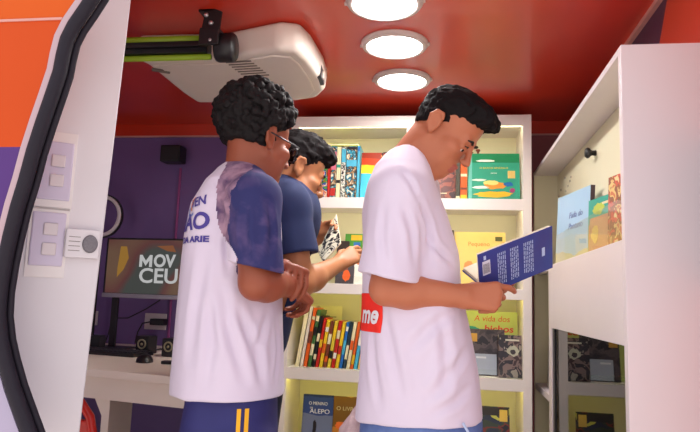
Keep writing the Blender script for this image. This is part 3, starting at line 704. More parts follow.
W_ = C((238, 234, 222)); K_ = C((34, 28, 32)); RD = C((196, 40, 30)); OR = C((226, 96, 30)); YL = C((236, 196, 40)); GN = C((70, 150, 50)); BL = C((40, 110, 190)); SK = C((80, 180, 210)); BR = C((120, 60, 40)); NV = C((30, 44, 96)); PK = C((220, 120, 140)); TE = C((40, 150, 130)); LM = C((176, 190, 70)); GY = C((120, 120, 124)); CR = C((236, 224, 180))
comic = art('comic_spine_art', [(240, 230, 200), (40, 150, 180), (60, 50, 44), (170, 130, 90), (230, 220, 190)], 42)
comic2 = art('comic_spine_art_red', [(214, 90, 40), (236, 210, 190), (60, 70, 150), (70, 160, 50), (200, 50, 40)], 38)
comic3 = art('comic_spine_art_mono', [(240, 236, 224), (50, 48, 50), (238, 232, 216), (120, 150, 140)], 46)
# ---- top tier, left bay: upright volumes with illustrated spines
G1 = 'upright books on the top shelf'
for px0, px1, top, m, lab, bd in [
    (304, 311, 152, GY, 'grey book at the left end of the top shelf row, beside the boy\'s forehead', None),
    (311.5, 317, 150, CR, 'cream book second in the top shelf row', [(.1, .3, GY)]),
    (317.5, 321, 148, W_, 'thin white book left of the multicoloured orange spine', None),
    (321.5, 327.5, 147.5, comic2, 'book with an orange, blue and green patterned spine', [(.86, .98, OR)]),
    (328, 330.5, 146.5, RD, 'thin red book on the top shelf', None),
    (331, 336, 146.5, comic, 'book with a pinkish mottled spine right of the thin red one', [(.55, .9, PK), (.06, .2, RD)]),
    (336.5, 340.5, 147, CR, 'cream spined book with small dark marks on the top shelf', [(.3, .36, K_), (.6, .66, TE)]),
    (341, 345.5, 147, comic3, 'black and white patterned spine on the top shelf', [(.7, .96, SK)]),
    (346, 356.5, 146.5, comic, 'thick comic volume with a crowded spine of faces', [(.62, .74, SK), (.94, .99, K_)]),
    (357, 359.5, 146, SK, 'thin sky blue book at the right end of the upright row', [(.9, .98, BL)])]:
    spine(px0, px1, top, zs1, m, lab, lean=0, group=G1, bands_=bd)
o = book('folder', .19, .20, .012, LM, 'thin green folder lying across the tops of the upright row', (0, 0, 0), group=None)
zt_ = P(335, 145.6, YS).z
o.matrix_world = Matrix.Translation((X(322, 200), YS + .02, zt_ + .0105)) @ Matrix.Rotation(R(-90), 4, 'X')
for c in o.children:
    c.scale = (.95, .9, .5)
sea = bands('sea_cover', [(0, (70, 190, 220)), (.62, (246, 206, 40)), (.82, (196, 66, 30)), (.97, (150, 50, 30))], 2, 4.2, wob=.12, nscale=6)
o = face(361.5, 402, 152, zs1, .02, sea, 'wide picture book with red sky, yellow wave and blue sea', tilt=10)
title(o, 'MAR', .02, C((240, 180, 90)), .12, o['_h'] - .02, .02)
# ---- top tier, right bay
for px0, px1, top, m, lab, bd in [
    (424, 431, 152, C((150, 200, 196)), 'pale teal book beside the reading boy\'s chin', [(.5, .52, K_), (.3, .32, K_), (.7, .72, K_)]),
    (431.5, 437, 152, W_, 'white book right of the pale teal one', [(.1, .3, C((120, 160, 150)))]),
    (456, 460, 150, C((70, 66, 50)), 'narrow dark olive book left of the orange spine', [(.02, .08, CR)]),
    (460.5, 467, 148, OR, 'orange spined book left of the green picture book', [(.2, .24, BR), (.45, .5, CR), (.75, .78, BR), (0, .1, YL)])]:
    spine(px0, px1, top, zs1, m, lab, lean=0, group='upright books right of the reading boy\'s face', bands_=bd)
brn = art('brown_cover_art', [(120, 60, 44), (90, 44, 40), (150, 80, 60), (60, 34, 36)], 18)
o = face(437.5, 456, 152, zs1, .016, brn, 'small dark reddish brown book shown face out beside the boy\'s chin', tilt=6)
patch(o, CR, .012, .05, .03, .034, .016, 'title_line')
o = face(468.5, 520, 153, zs1, .02, C((52, 160, 128)), 'large green picture book with a yellow boat scene, face out', tilt=9)
w, h = o['_w'], o['_h']
patch(o, C((24, 130, 84)), .02, w - .001, h * .80, h - .001, .02); patch(o, C((110, 190, 170)), .001, .018, .001, h - .001, .02, 'spine_band')
patch(o, C((220, 190, 110)), w * .77, w * .91, h * .46, h * .62, .02, 'cover_seal')
blob(o, C((236, 186, 40)), w * .5, h * .11, w * .36, h * .07, .02, seed=1); blob(o, C((232, 150, 60)), w * .52, h * .30, w * .2, h * .08, .02, seed=2)
blob(o, C((236, 214, 120)), w * .45, h * .36, w * .15, h * .05, .02, seed=3, d=.0012); blob(o, C((40, 110, 170)), w * .78, h * .33, w * .09, h * .05, .02, seed=4); blob(o, C((170, 70, 120)), w * .85, h * .2, w * .05, h * .05, .02, seed=5)
blob(o, C((226, 236, 220)), w * .25, h * .26, w * .16, h * .03, .02, seed=6); blob(o, C((214, 230, 210)), w * .22, h * .42, w * .14, h * .025, .02, seed=7); blob(o, C((226, 236, 220)), w * .34, h * .84, w * .2, h * .025, .02, seed=8, d=.0012)
title(o, 'O BARCO AMARELO', .012, C((230, 206, 60)), w * .5, h * .68, .02, width=w * .55); title(o, 'contos', .011, C((240, 240, 230)), w * .5, h * .57, .02)
o = tag(MB().sphere((0, 0, 0), (.012, .012, .008)).build('wooden_toy', BR, smooth=True), 'small brown object peeping over the green picture book', 'toy'); 
p = P(478, 150.5, YS + .045); o.location = p
MB().tube([(0, 0, 0), (0, 0, -(p.z - zs1) + .0005)], .006, 10).build('stick', BR, o)
# ---- second tier, left bay (behind the hands)
o = face(345, 362, 234, zs2, .02, GN, 'green and yellow book standing behind the boys\' hands', tilt=8, y=.12)
w, h = o['_w'], o['_h']; patch(o, YL, .03, w - .002, h - .035, h - .006, .02); patch(o, BL, .045, w - .01, h - .085, h - .045, .02); patch(o, OR, .005, w - .01, .02, h - .10, .02)
o = face(337, 349, 241, zs2, .016, C((58, 44, 44)), 'small dark brown book beside the green and yellow one', tilt=6, y=.07)
o = face(336, 354, 262, zs2, .014, C((66, 60, 66)), 'dark grey booklet with an orange figure, low on the second shelf', tilt=14, y=.0, roll=0)
blob(o, OR, .055, .04, .02, .03, .014, seed=9); blob(o, C((200, 110, 90)), .05, .085, .012, .014, .014, seed=10)
o = face(354, 366, 250, zs2, .012, W_, 'white booklet with orange print partly behind the white shirt', tilt=8, y=.02); blob(o, C((226, 130, 80)), .02, .12, .018, .02, .012, seed=11)
# ---- second tier, right bay
o = face(455, 506, 232, zs2, .016, C((232, 200, 110)), 'large yellow storybook standing behind the blue open book', tilt=8, y=.03)
w, h = o['_w'], o['_h']; patch(o, C((90, 90, 40)), w * .8, w * .94, h * .84, h * .92, .016, 'cover_mark'); title(o, 'Pequeno', .03, C((214, 130, 50)), w * .48, h * .78, .016, width=w * .42)
blob(o, C((220, 150, 80)), w * .28, h * .35, w * .12, h * .12, .016, seed=12); blob(o, C((200, 120, 60)), w * .55, h * .22, w * .2, h * .1, .016, seed=13)
o = face(440, 454, 230, zs2, .016, C((60, 36, 30)), 'dark brown book between the white shirt and the yellow storybook', tilt=6, y=.0)
# ---- third tier, left bay: thin spines, the left ones leaning
G3 = 'thin books in the colourful row on the third shelf'
row = [(296.5, 300.5, 306, CR, 11, 'cream book leaning at the left end of the colourful row', None),
       (301, 304, 306, C((226, 214, 196)), 10.5, 'pale book leaning second in the colourful row', None),
       (304.5, 308, 308, OR, 10, 'orange book leaning in the colourful row', [(.4, .6, BR), (.8, .86, CR)]),
       (308.5, 312, 310, C((70, 110, 60)), 8, 'green and dark patterned book leaning in the colourful row', [(.2, .4, CR), (.55, .7, K_), (.8, .9, CR)]),
       (312.5, 315.5, 316, K_, 7, 'black book leaning in the colourful row', [(.15, .25, CR), (.5, .66, CR)]),
       (316, 319, 318, RD, 6, 'dark red book in the colourful row', [(.4, .56, YL)]),
       (319.5, 323, 320, YL, 5, 'yellow book in the colourful row, left of the brown one', [(.3, .5, OR), (.75, .85, W_)]),
       (323.5, 327, 321, BR, 4.5, 'brown book in the colourful row', [(.5, .72, CR), (.12, .24, OR)]),
       (327.5, 331, 321, C((220, 196, 60)), 4.5, 'mustard book in the colourful row', [(.2, .36, K_), (.6, .9, YL)]),
       (331.5, 335, 321, RD, 4, 'bright red book near the middle of the colourful row', [(.2, .32, W_), (.62, .8, CR)]),
       (335.5, 339, 322, YL, 4, 'yellow book with a red band in the colourful row', [(.3, .48, RD)]),
       (339.5, 342.5, 322, BL, 3.5, 'blue book in the colourful row', [(.3, .6, SK), (.8, .9, W_)]),
       (343, 346, 322, C((40, 60, 70)), 3.5, 'dark slate book in the colourful row', [(.2, .5, CR)]),
       (346.5, 350, 322, CR, 3, 'cream book with an orange band near the right of the colourful row', [(.4, .6, OR)]),
       (350.5, 353.5, 322, OR, 3, 'orange book near the right of the colourful row', [(.1, .3, YL)]),
       (354, 357.5, 322, SK, 3, 'sky blue book near the right of the colourful row', [(.5, .8, W_)]),
       (358, 361.5, 322, C((236, 190, 120)), 2.5, 'peach book at the right of the colourful row, beside the white shirt', [(.4, .7, RD)]),
       (362, 366, 322, GN, 2.5, 'green book at the right end of the colourful row behind the shirt', None)]
for px0, px1, top, m, ln, lab, bd in row:
    spine(px0, px1, top, zs3, m, lab, lean=8, depth=.17, group=G3, bands_=bd)
o = face(318, 342, 306, zs3, .008, C((226, 220, 170)), 'pale yellow booklet standing behind the colourful row', tilt=3, y=.20)
patch(o, C((120, 120, 90)), .05, .10, o['_h'] - .06, o['_h'] - .056, .008, 'title_line'); patch(o, C((120, 120, 90)), .05, .10, o['_h'] - .09, o['_h'] - .086, .008, 'title_line')
# ---- third tier, right bay
o = face(460, 518, 312, zs3, .014, C((188, 200, 110)), 'lime green book with red lettering, face out at the back', tilt=7, y=.08)
w, h = o['_w'], o['_h']; title(o, 'A vida dos', .04, C((206, 60, 30)), w * .56, h * .88, .014, width=w * .62, shear=.15); title(o, 'bichos', .045, C((206, 60, 30)), w * .68, h * .72, .014, width=w * .5, shear=.1, bold=.001)
blob(o, TE, w * .2, h * .7, w * .14, h * .05, .014, seed=14)
drk = art('dark_photo_art', [(40, 34, 42), (60, 50, 56), (84, 72, 76), (30, 26, 34)], 16)
o = face(468, 505, 330, zs3, .014, drk, 'dark book with a grey blue lower half, in front of the lime one', tilt=9, y=.03)
w, h = o['_w'], o['_h']; patch(o, C((160, 168, 184)), .03, w * .78, .004, h * .46, .014); patch(o, C((200, 150, 60)), .006, .045, h * .72, h * .9, .014)
patch(o, C((206, 210, 216)), .04, w * .5, h * .36, h * .40, .014, 'title_line', .0008)
drk2 = art('dark_mixed_art', [(60, 40, 44), (120, 100, 96), (40, 36, 44), (150, 140, 130)], 20)
o = face(499, 522, 336, zs3, .014, drk2, 'smaller dark book with a round grey picture at the end of the third shelf', tilt=10, y=-.012)
w, h = o['_w'], o['_h']; blob(o, C((170, 170, 150)), w * .62, h * .62, w * .24, h * .12, .014, seed=15); blob(o, C((50, 44, 50)), w * .62, h * .6, w * .12, h * .06, .014, seed=16, d=.0014); patch(o, C((200, 196, 180)), w * .3, w * .9, h * .86, h * .90, .014, 'title_line')
# ---- bottom tier
o = face(303, 333, 396, zs4, .02, bands('alepo_cover', [(0, (206, 160, 80)), (.25, (110, 120, 150)), (.5, (50, 70, 130)), (.72, (34, 48, 100))], 2, 2.6, wob=.12), 'dark blue novel with white lettering on the bottom shelf', tilt=7)
w, h = o['_w'], o['_h']; title(o, 'O MENINO', .022, C((220, 220, 230)), w * .5, h * .84, .02, width=w * .62); title(o, 'DE', .012, C((220, 220, 230)), w * .28, h * .76, .02); title(o, 'ALEPO', .03, C((226, 226, 232)), w * .56, h * .70, .02, width=w * .66)
blob(o, K_, w * .42, h * .40, w * .06, h * .16, .02, seed=17)
o = face(333.5, 364, 398, zs4, .018, bands('gold_cover', [(0, (214, 90, 30)), (.30, (190, 120, 40)), (.46, (120, 84, 30)), (.9, (206, 170, 70))], 2, 3.0, wob=.2), 'gold and brown book right of the dark blue novel', tilt=7)
w, h = o['_w'], o['_h']; title(o, 'O LIVRO', .026, C((200, 190, 140)), w * .45, h * .78, .018, width=w * .7); blob(o, C((226, 110, 40)), w * .3, h * .48, w * .22, h * .07, .018, seed=18)
drk3 = art('night_cover_art', [(30, 26, 34), (120, 40, 34), (50, 60, 50), (34, 40, 70), (190, 190, 90)], 12, dist=1.2)
o = face(474, 510, 408, zs4, .02, drk3, 'dark multicoloured book with a yellow corner mark on the bottom shelf', tilt=8, y=.02)
w, h = o['_w'], o['_h']; patch(o, C((40, 34, 40)), .004, w - .004, h * .84, h - .004, .02); patch(o, C((214, 180, 90)), w * .72, w * .94, h * .74, h * .95, .02, 'cover_mark', .0009)
# ---- niche of the wall cabinet
def niche(pa, pb, h, t, m, label, zb_=zn, tilt=6):
    """face-out book whose foot runs from world point pa to pb (x, y)"""
    a, b = Vector((*pa, zb_ + .0004)), Vector((*pb, zb_ + .0004)); d = b - a
    o = book('book', d.length, h, t, m, label, (0, 0, 0)); ang = math.atan2(d.y, d.x)
    o.matrix_world = Matrix.Translation(a + Vector((0, 0, math.sin(R(tilt)) * t / 2))) @ Matrix.Rotation(ang, 4, 'Z') @ Matrix.Rotation(R(-tilt), 4, 'X'); o['_w'] = d.length; o['_h'] = h; return o
o = niche((.458, 2.70), (.520, 2.38), .275, .016, bands('mist_cover', [(0, (206, 196, 150)), (.3, (170, 196, 214)), (.55, (160, 196, 224))], 2, 4, wob=.3), 'pale blue picture book standing in the cabinet niche', tilt=3)
w, h = o['_w'], o['_h']; title(o, 'Fada do', .035, C((110, 120, 170)), w * .6, h * .66, .016, width=w * .4, shear=.2); title(o, 'Pantano', .035, C((110, 120, 170)), w * .6, h * .5, .016, width=w * .42, shear=.2); MB().box(w - .002, w + .002, -.008, .008, 0, h).build('dark_edge', C((70, 50, 60)), o)
o = niche((.50, 2.30), (.552, 2.04), .20, .012, C((44, 160, 140)), 'teal green book right of the pale blue one in the niche', tilt=2); w, h = o['_w'], o['_h']
blob(o, LM, w * .3, h * .8, w * .16, h * .1, .012, seed=20); patch(o, C((214, 150, 60)), .004, w - .004, .004, h * .55, .012); patch(o, CR, w * .4, w * .9, h * .86, h * .9, .012, 'title_line')
o = niche((.495, 2.0), (.552, 1.745), .225, .014, art('quilt_cover_art', [(206, 120, 80), (226, 196, 130), (150, 90, 60), (214, 90, 70), (230, 214, 160)], 26), 'orange and tan patterned book nearest the front of the niche', tilt=2)
o = niche((.478, 2.16), (.50, 1.99), .115, .02, C((196, 140, 100)), 'short tan book low in the niche between its neighbours', tilt=2); blob(o, C((226, 190, 100)), .05, .06, .03, .03, .02, seed=21)
# ---- open shelf beyond the glass door and shelves behind the glass
for k, (y0, y1, h, c, lab) in enumerate([(3.16, 2.98, .27, (206, 200, 190), 'pale booklet leaning on the open shelf past the glass door'), (3.04, 2.90, .20, (226, 222, 226), 'white booklet in front on the open shelf past the glass door')]):
    o = niche((.47 - .012 * k + .02, y0), (.50 - .012 * k + .02, y1), h, .01, C(c), lab, zs, 3); patch(o, C((96, 92, 104)), .012, o['_w'] - .012, h * .5, h * .86, .01)
gl = [((.485, 2.60), (.52, 2.40), .2, (70, 50, 60), 'dark plum book behind the cabinet glass'), ((.49, 2.36), (.53, 2.17), .22, (150, 60, 40), 'rust coloured book behind the cabinet glass'), ((.50, 2.12), (.54, 1.95), .19, (190, 160, 60), 'mustard book behind the cabinet glass')]
for a, b, h, c, lab in gl:
    o = niche(a, b, h, .014, C(c), lab, zs - .01, 3); blob(o, C((200, 190, 160)), o['_w'] * .5, h * .6, .04, .04, .014, seed=int(h * 100))
for o in bpy.data.objects:
    for k in ('_w', '_h'):
        if k in o: del o[k]
# ================================================================ people
def skin_mat(name, c, c2): return mat(name, c, rough=.48, c2=c2, scale=9, sss=.12, spec=.4, bump=.05, bscale=220)
M_lip = {}
def hexm(yaw, pitch, roll=0):
    """head axes: x forward, y left, z up; yaw about z, pitch nods down"""
    m = Matrix.Rotation(R(yaw), 3, 'Z') @ Matrix.Rotation(R(pitch), 3, 'Y') @ Matrix.Rotation(R(roll), 3, 'X')
    return m
class Head:
    def __init__(s, o, m, sc): s.o = Vector(o); s.m = m; s.s = sc; s.np = np.array(m)
    def p(s, x, y, z): return s.o + s.m @ Vector((x, y, z)) * s.s
    def ell(s, f, c, r, k=.012, op='u', rot=None):
        q = s.np if rot is None else np.array(s.m @ rot)
        f.ell(s.p(*c), np.array(r) * s.s, q, k, op)
    def cap(s, f, a, b, ra, rb=None, k=.012, op='u'): f.cap(s.p(*a), s.p(*b), ra * s.s, (ra if rb is None else rb) * s.s, k, op)
    def local(s, P_): return (P_ - np.array(s.o)) @ s.np / s.s
def head_prims(f, H):
    e, c = H.ell, H.cap
    e(f, (-.014, 0, .045), (.092, .073, .082)); e(f, (.034, 0, .047), (.057, .062, .06), .02)
    e(f, (.038, 0, -.02), (.051, .057, .07), .02)
    for y in (1, -1):
        c(f, (-.002, y * .053, -.045), (.060, y * .014, -.097), .019, .015, .03)
        e(f, (.062, y * .048, -.024), (.024, .02, .02), .02)
        e(f, (.045, y * .04, -.06), (.03, .02, .035), .02)
    e(f, (.070, 0, -.098), (.018, .022, .017), .018)
    e(f, (.057, 0, -.066), (.034, .036, .034), .02); e(f, (.025, 0, -.075), (.05, .044, .026), .02)
    c(f, (.083, -.034, .016), (.083, .034, .016), .0115, k=.014)
    for y in (1, -1):
        e(f, (.103, y * .032, -.005), (.016, .018, .011), .012, 'd')
        e(f, (.0795, y * .032, -.006), (.0135, .0145, .0125), .002)
    c(f, (.093, 0, .008), (.115, 0, -.034), .0075, .0105, .01)
    for y in (1, -1): e(f, (.105, y * .011, -.038), (.010, .008, .0075), .006)
    c(f, (.089, -.017, -.0645), (.097, 0, -.061), .0052, .0062, .005); c(f, (.089, .017, -.0645), (.097, 0, -.061), .0052, .0062, .005)
    c(f, (.087, -.015, -.074), (.093, 0, -.0755), .0055, .007, .005); c(f, (.087, .015, -.074), (.093, 0, -.0755), .0055, .007, .005)
    for y in (1, -1):
        rt = Matrix.Rotation(R(-14), 3, 'Y') @ Matrix.Rotation(R(-y * 14), 3, 'Z')
        e(f, (-.012, y * .079, .002), (.0185, .0085, .031), .006, rot=rt)
        for (a, b) in [((-.004, .085, .03), (-.022, .088, .028)), ((-.022, .088, .028), (-.031, .089, .01)), ((-.031, .089, .01), (-.024, .085, -.014)), ((-.024, .085, -.014), (-.008, .08, -.027)), ((.004, .081, .018), (-.004, .085, .03))]:
            c(f, (a[0], y * a[1], a[2]), (b[0], y * b[1], b[2]), .0048, k=.004)
        e(f, (-.008, y * .090, .004), (.0105, .010, .017), .004, 'd', rot=rt)
        e(f, (-.006, y * .079, -.025), (.009, .006, .010), .005)
def hand(f, w, dirx, back, side, s=1.0, curl=((20, 30, 20),) * 4, thumb=((.03, .035, -.012), (.058, .05, -.022), (.08, .052, -.03)), spread=0):
    """w wrist; dirx along the fingers; back = normal of the back of the hand; side=+1 if the thumb is at back x dirx"""
    ex = Vector(dirx).normalized(); ez = Vector(back); ez = (ez - ex * ez.dot(ex)).normalized(); ey = ez.cross(ex) * side; w = Vector(w)
    def T(x, y, z): return w + (ex * x + ey * y + ez * z) * s
    K = [(.086, .029), (.089, .0095), (.084, -.0095), (.075, -.027)]
    for x, y in K: f.cap(T(0, y * .55, 0), T(x, y, .001), .0145 * s, .0115 * s, .014)
    f.cap(T(.02, .018, -.008), T(.07, .0, -.010), .014 * s, .012 * s, .014)
    L = [(.041, .024, .020), (.045, .028, .021), (.041, .026, .020), (.032, .019, .018)]; RR = [.0088, .009, .0086, .0076]
    tips = []
    for i, (x, y) in enumerate(K):
        px, pz, a = x, .001, 0; p = T(px, y, pz); yy = y
        for j in range(3):
            a += R(curl[i][j]); px += L[i][j] * math.cos(a); pz -= L[i][j] * math.sin(a); yy += spread * y * .3
            q = T(px, yy, pz); f.cap(p, q, (RR[i] - .0006 * j) * s, (RR[i] - .0006 * (j + 1)) * s, .0025); p = q
        tips.append(p)
    t = [T(.012, .014, -.006)] + [T(*q) for q in thumb]
    for i, (a, b) in enumerate(zip(t[:-1], t[1:])): f.cap(a, b, (.0145, .0105, .0095)[i] * s, (.011, .0098, .0082)[i] * s, .006 if i == 0 else .003)
    return tips
def limb(f, pts, rs, k=.02):
    for a, b, ra, rb in zip(pts[:-1], pts[1:], rs[:-1], rs[1:]): f.cap(a, b, ra, rb, k)
def arm(f, sh, el, wr, r=1.0):
    sh, el, wr = Vector(sh), Vector(el), Vector(wr)
    limb(f, [sh, sh.lerp(el, .5), el], [.05 * r, .045 * r, .037 * r]); m = el.lerp(wr, .28)
    limb(f, [el, m, wr], [.037 * r, .041 * r, .026 * r])
def rows_px(rows, Y, ry):
    """(py, left px, right px, Y half depth[, Y offset])"""
    out = []
    for i, q in enumerate(rows):
        py, a, b = q[:3]; A, B = P(a, py, Y), P(b, py, Y); out.append(((A.z + B.z) / 2, (A.x + B.x) / 2, Y + (q[4] if len(q) > 4 else 0), (B.x - A.x) / 2, q[3]))
    return out
def legs(f, hip, yaw, r=1.0, foot=True, z0=.07, k=.03, gap=.085):
    fw = Vector((math.cos(R(yaw)), math.sin(R(yaw)), 0)); lt = Vector((-fw.y, fw.x, 0)); hip = Vector(hip); out = []
    f.ell(hip, (.115 * r, .115 * r, .11), None, .03)
    for s in (1, -1):
        a = hip + lt * gap * s + Vector((0, 0, -.03)); kn = Vector((a.x, a.y, .47)) + fw * .02 + lt * .01 * s; an = Vector((kn.x, kn.y, z0)) - fw * .04
        limb(f, [a, a.lerp(kn, .5), kn], [.088 * r, .075 * r, .058 * r], k); limb(f, [kn, kn.lerp(an, .3), an], [.056 * r, .055 * r, .036 * r], k); out.append((kn, an))
        if foot: f.cap(an + Vector((0, 0, -.03)), an + fw * .13 + Vector((0, 0, -.045)), .032, .024, .02)
    return out, fw
def shoes(par, out, fw, m, sole):
    for kn, an in out:
        lo = an - Vector((.2, .2, .1)); f = Field(lo, an + Vector((.25, .25, .12)), .006)
        b = Vector((an.x, an.y, 0))
        f.cap(b - fw * .02 + Vector((0, 0, .05)), b + fw * .12 + Vector((0, 0, .04)), .046, .04, .02); f.cap(b + Vector((0, 0, .06)), an + Vector((0, 0, .02)), .046, .048, .02)
        f.plane((0, 0, .006), (0, 0, -1), lo, an + Vector((.3, .3, .2)))
        o = f.mesh('shoe', m, par)
        f = Field(lo, an + Vector((.25, .25, .06)), .005); f.cap(b - fw * .025 + Vector((0, 0, .012)), b + fw * .125 + Vector((0, 0, .012)), .05, .044, .01)
        f.plane((0, 0, .001), (0, 0, -1), lo, an + Vector((.3, .3, .2))); f.plane((0, 0, .022), (0, 0, 1), lo, an + Vector((.3, .3, .2))); s = f.mesh('sole', sole, o)
def eyes(par, H, lid=0):
    wm, im, bm_ = EYE
    for y in (1, -1):
        mb = MB().sphere(H.p(.0788, y * .032, -.0085), .0127 * H.s, H.m.to_4x4(), 16); e = mb.build('eye', wm, par, True)
        ip = H.p(.0905, y * .032, -.013); i_ = MB().sphere(ip, (.0028 * H.s, .0052 * H.s, .0052 * H.s), H.m.to_4x4(), 12).build('iris', im, e, True)
        q = MB().tube([H.p(.0925, y * .018, -.001), H.p(.0975, y * .030, .003), H.p(.092, y * .045, -.001)], [.0012, .0018, .0012], 6).build('eyelashes', bm_, par, True)
        q = MB().tube([H.p(.0955, y * .013, .016), H.p(.0975, y * .028, .0215), H.p(.089, y * .046, .017)], [.0035, .004, .002], 8).build('eyebrow', bm_, par, True)
EYE = (mat('eye_white', (214, 204, 196), rough=.2), mat('iris_brown', (40, 24, 18), rough=.15), mat('brow_hair', (26, 18, 16), rough=.7))
def lips(o, H, i=1):
    c = H.local(centers(o)); m = (np.abs(c[:, 1]) < .019) & (c[:, 0] > .0905 - .0 - np.abs(c[:, 1]) * .15) & (c[:, 2] < -.0575) & (c[:, 2] > -.083); setmat(o, m, i)
M_sole = mat('white_sole', (220, 216, 210), rough=.6)
M_necklace = mat('dark_cord', (90, 60, 50), rough=.5)
hairm = mat('black_hair', (20, 16, 17), rough=.72, var=.2, scale=120, spec=.12, bump=.25, bscale=300)
M_tee = mat('white_cotton', (213, 201, 219), rough=.85, var=.02, scale=14, bump=.08, bscale=500, sheen=.2)
# ---------------------------------------------------------------- A: reading boy in the white T-shirt
Y = 1.72
sk = skin_mat('skin_tan', (172, 100, 70), (190, 118, 86)); lipA = mat('lips_tan', (168, 88, 76), rough=.4)
H = Head(P(445, 131, Y), hexm(-14, 41, 0), .97)
rs, re, rw = P(399, 192, 1.565), P(386, 289, 1.545), P(463, 296.5, 1.585)
ls, le, lw = P(417, 192, 1.88), P(424, 290, 1.93), P(455, 299, 1.83)
hip = P(420, 432, Y); hip.z = CZ - .36
f = Field((-.36, 1.42, 0), (.32, 2.06, 1.80), .0034)
head_prims(f, H)
nb = P(403, 172, Y); f.cap(H.p(-.028, 0, -.03), nb, .056, .062, .025); f.cap(H.p(.02, 0, -.06), nb + Vector((.02, 0, -.02)), .04, .05, .03)
f.loft(rows_px([(165, 392, 422, .08), (185, 381, 430, .135), (215, 373, 440, .14), (260, 372, 446, .13), (330, 372, 455, .13), (400, 374, 460, .125), (440, 378, 462, .125)], Y, 0), .03)
arm(f, rs, re, rw, 1.04); arm(f, ls, le, lw, 1.0)
hd = Vector((1, .06, .0)); 
hand(f, rw, P(500, 297, 1.60) - rw, (-.1, -1, .25), 1, 1.0, ((28, 24, 12), (62, 58, 30), (72, 66, 30), (78, 66, 30)), ((.03, .032, -.016), (.058, .038, -.034), (.082, .036, -.040)))
hand(f, lw, (.95, -.1, .12), (.1, .25, -1), 1, .96, ((12, 16, 10),) * 4)
lg, fw = legs(f, hip, 8, 1.0)
A = f.mesh('person', [sk, lipA], None, 2); lips(A, H)
tag(A, 'boy in a plain white T-shirt with a red back print, reading a blue book', 'person')
eyes(A, H)
# hair: short sides, longer swept top
f = Field(np.array(H.o) - .19, np.array(H.o) + .21, .003)
e = H.ell
e(f, (-.014, 0, .048), (.098, .0765, .082), .01); e(f, (.02, 0, .083), (.084, .066, .047), .02); e(f, (.062, 0, .096), (.050, .058, .032), .02); e(f, (.092, 0, .088), (.026, .046, .024), .015); e(f, (-.040, 0, .0), (.055, .064, .055), .02)
lo, hi = np.array(H.o) - .25, np.array(H.o) + .25
f.plane(H.p(.02, 0, .026), H.m @ Vector((.62, 0, -1)), lo, hi, .008)
e(f, (.110, 0, .02), (.052, .058, .042), .012, 'd'); e(f, (-.008, .082, 0), (.024, .02, .034), .006, 'd'); e(f, (-.008, -.082, 0), (.024, .02, .034), .006, 'd'); e(f, (.045, 0.082, .012), (.03, .03, .024), .01, 'd'); e(f, (.045, -.082, .012), (.03, .03, .024), .01, 'd')
f.noise(.010, (30, 160, 60), 3, H.np.T, .03); f.noise(.005, (90, 260, 120), 4, H.np.T, .02)
f.mesh('hair', hairm, A, 1)
# T-shirt
f = Field((-.34, 1.40, .62), (.2, 2.05, 1.56), .0042)
f.loft(rows_px([(150, 398, 418, .06), (158, 388, 425, .09), (170, 377, 431, .135), (188, 370, 437, .165), (215, 365, 448, .172), (250, 364, 457, .17), (285, 364, 462, .168), (320, 363, 469, .17), (365, 361, 478, .172), (400, 359, 483.5, .176), (432, 357, 486, .178)], Y, 0), .02)
sd = re - rs
f.cap(rs + Vector((0.0, .02, .0)), rs + sd * .3 + Vector((0, .01, 0)), .064, .066, .035); f.cap(ls, ls + (le - ls) * .9, .062, .08, .035)
f.cap(P(405, 166, Y), rs + Vector((0, 0, .0)), .05, .06, .04); f.cap(P(408, 166, Y), ls, .05, .06, .04)
lo, hi = (-.5, 1.35, .95), (.5, 1.655, 1.2)
hp = P(394, 279.5, 1.56); hn = Vector((-.10, -.05, -1)); 
# cut the right sleeve at its hem, only in front of the torso
f.sleeve(rs, rs + sd * 1.2, .064, .086, hp, (-.14, 0, -1), .05, .072, .55, 1.35, .014)
hem = P(411, 430, 1.545); f.plane(hem, (.03, .0, -1), (-.5, 1.3, .55), (.5, 2.2, .80), .004)
f.cap(P(406, 148, Y) + Vector((.0, 0, .02)), P(412, 168, Y) + Vector((.02, 0, .0)), .062, .056, .008, 'd')
f.noise(.010, (9, 7, 5), 11); f.noise(.006, (22, 14, 9), 12)
tee = f.mesh('t_shirt', M_tee, A, 2)
fold(tee, [([(452, 262), (438, 250), (428, 236)], .010, .007), ([(455, 312), (432, 326), (408, 352)], .014, .007), ([(470, 345), (452, 372), (430, 400)], .014, .007), ([(384, 312), (392, 350), (402, 400)], .013, .007), ([(420, 200), (428, 225), (431, 262)], .011, .008), ([(404, 206), (412, 232), (414, 262)], .011, .006), ([(384, 205), (382, 236), (386, 268)], .010, .005), ([(440, 315), (446, 350), (444, 395)], .014, .006), ([(472, 385), (455, 402), (430, 415)], .012, .006), ([(400, 168), (412, 184), (418, 198)], .009, .005), ([(372, 330), (374, 365), (380, 405)], .012, .006)])
hemr = MB(); 
bv = bvh_of(tee)
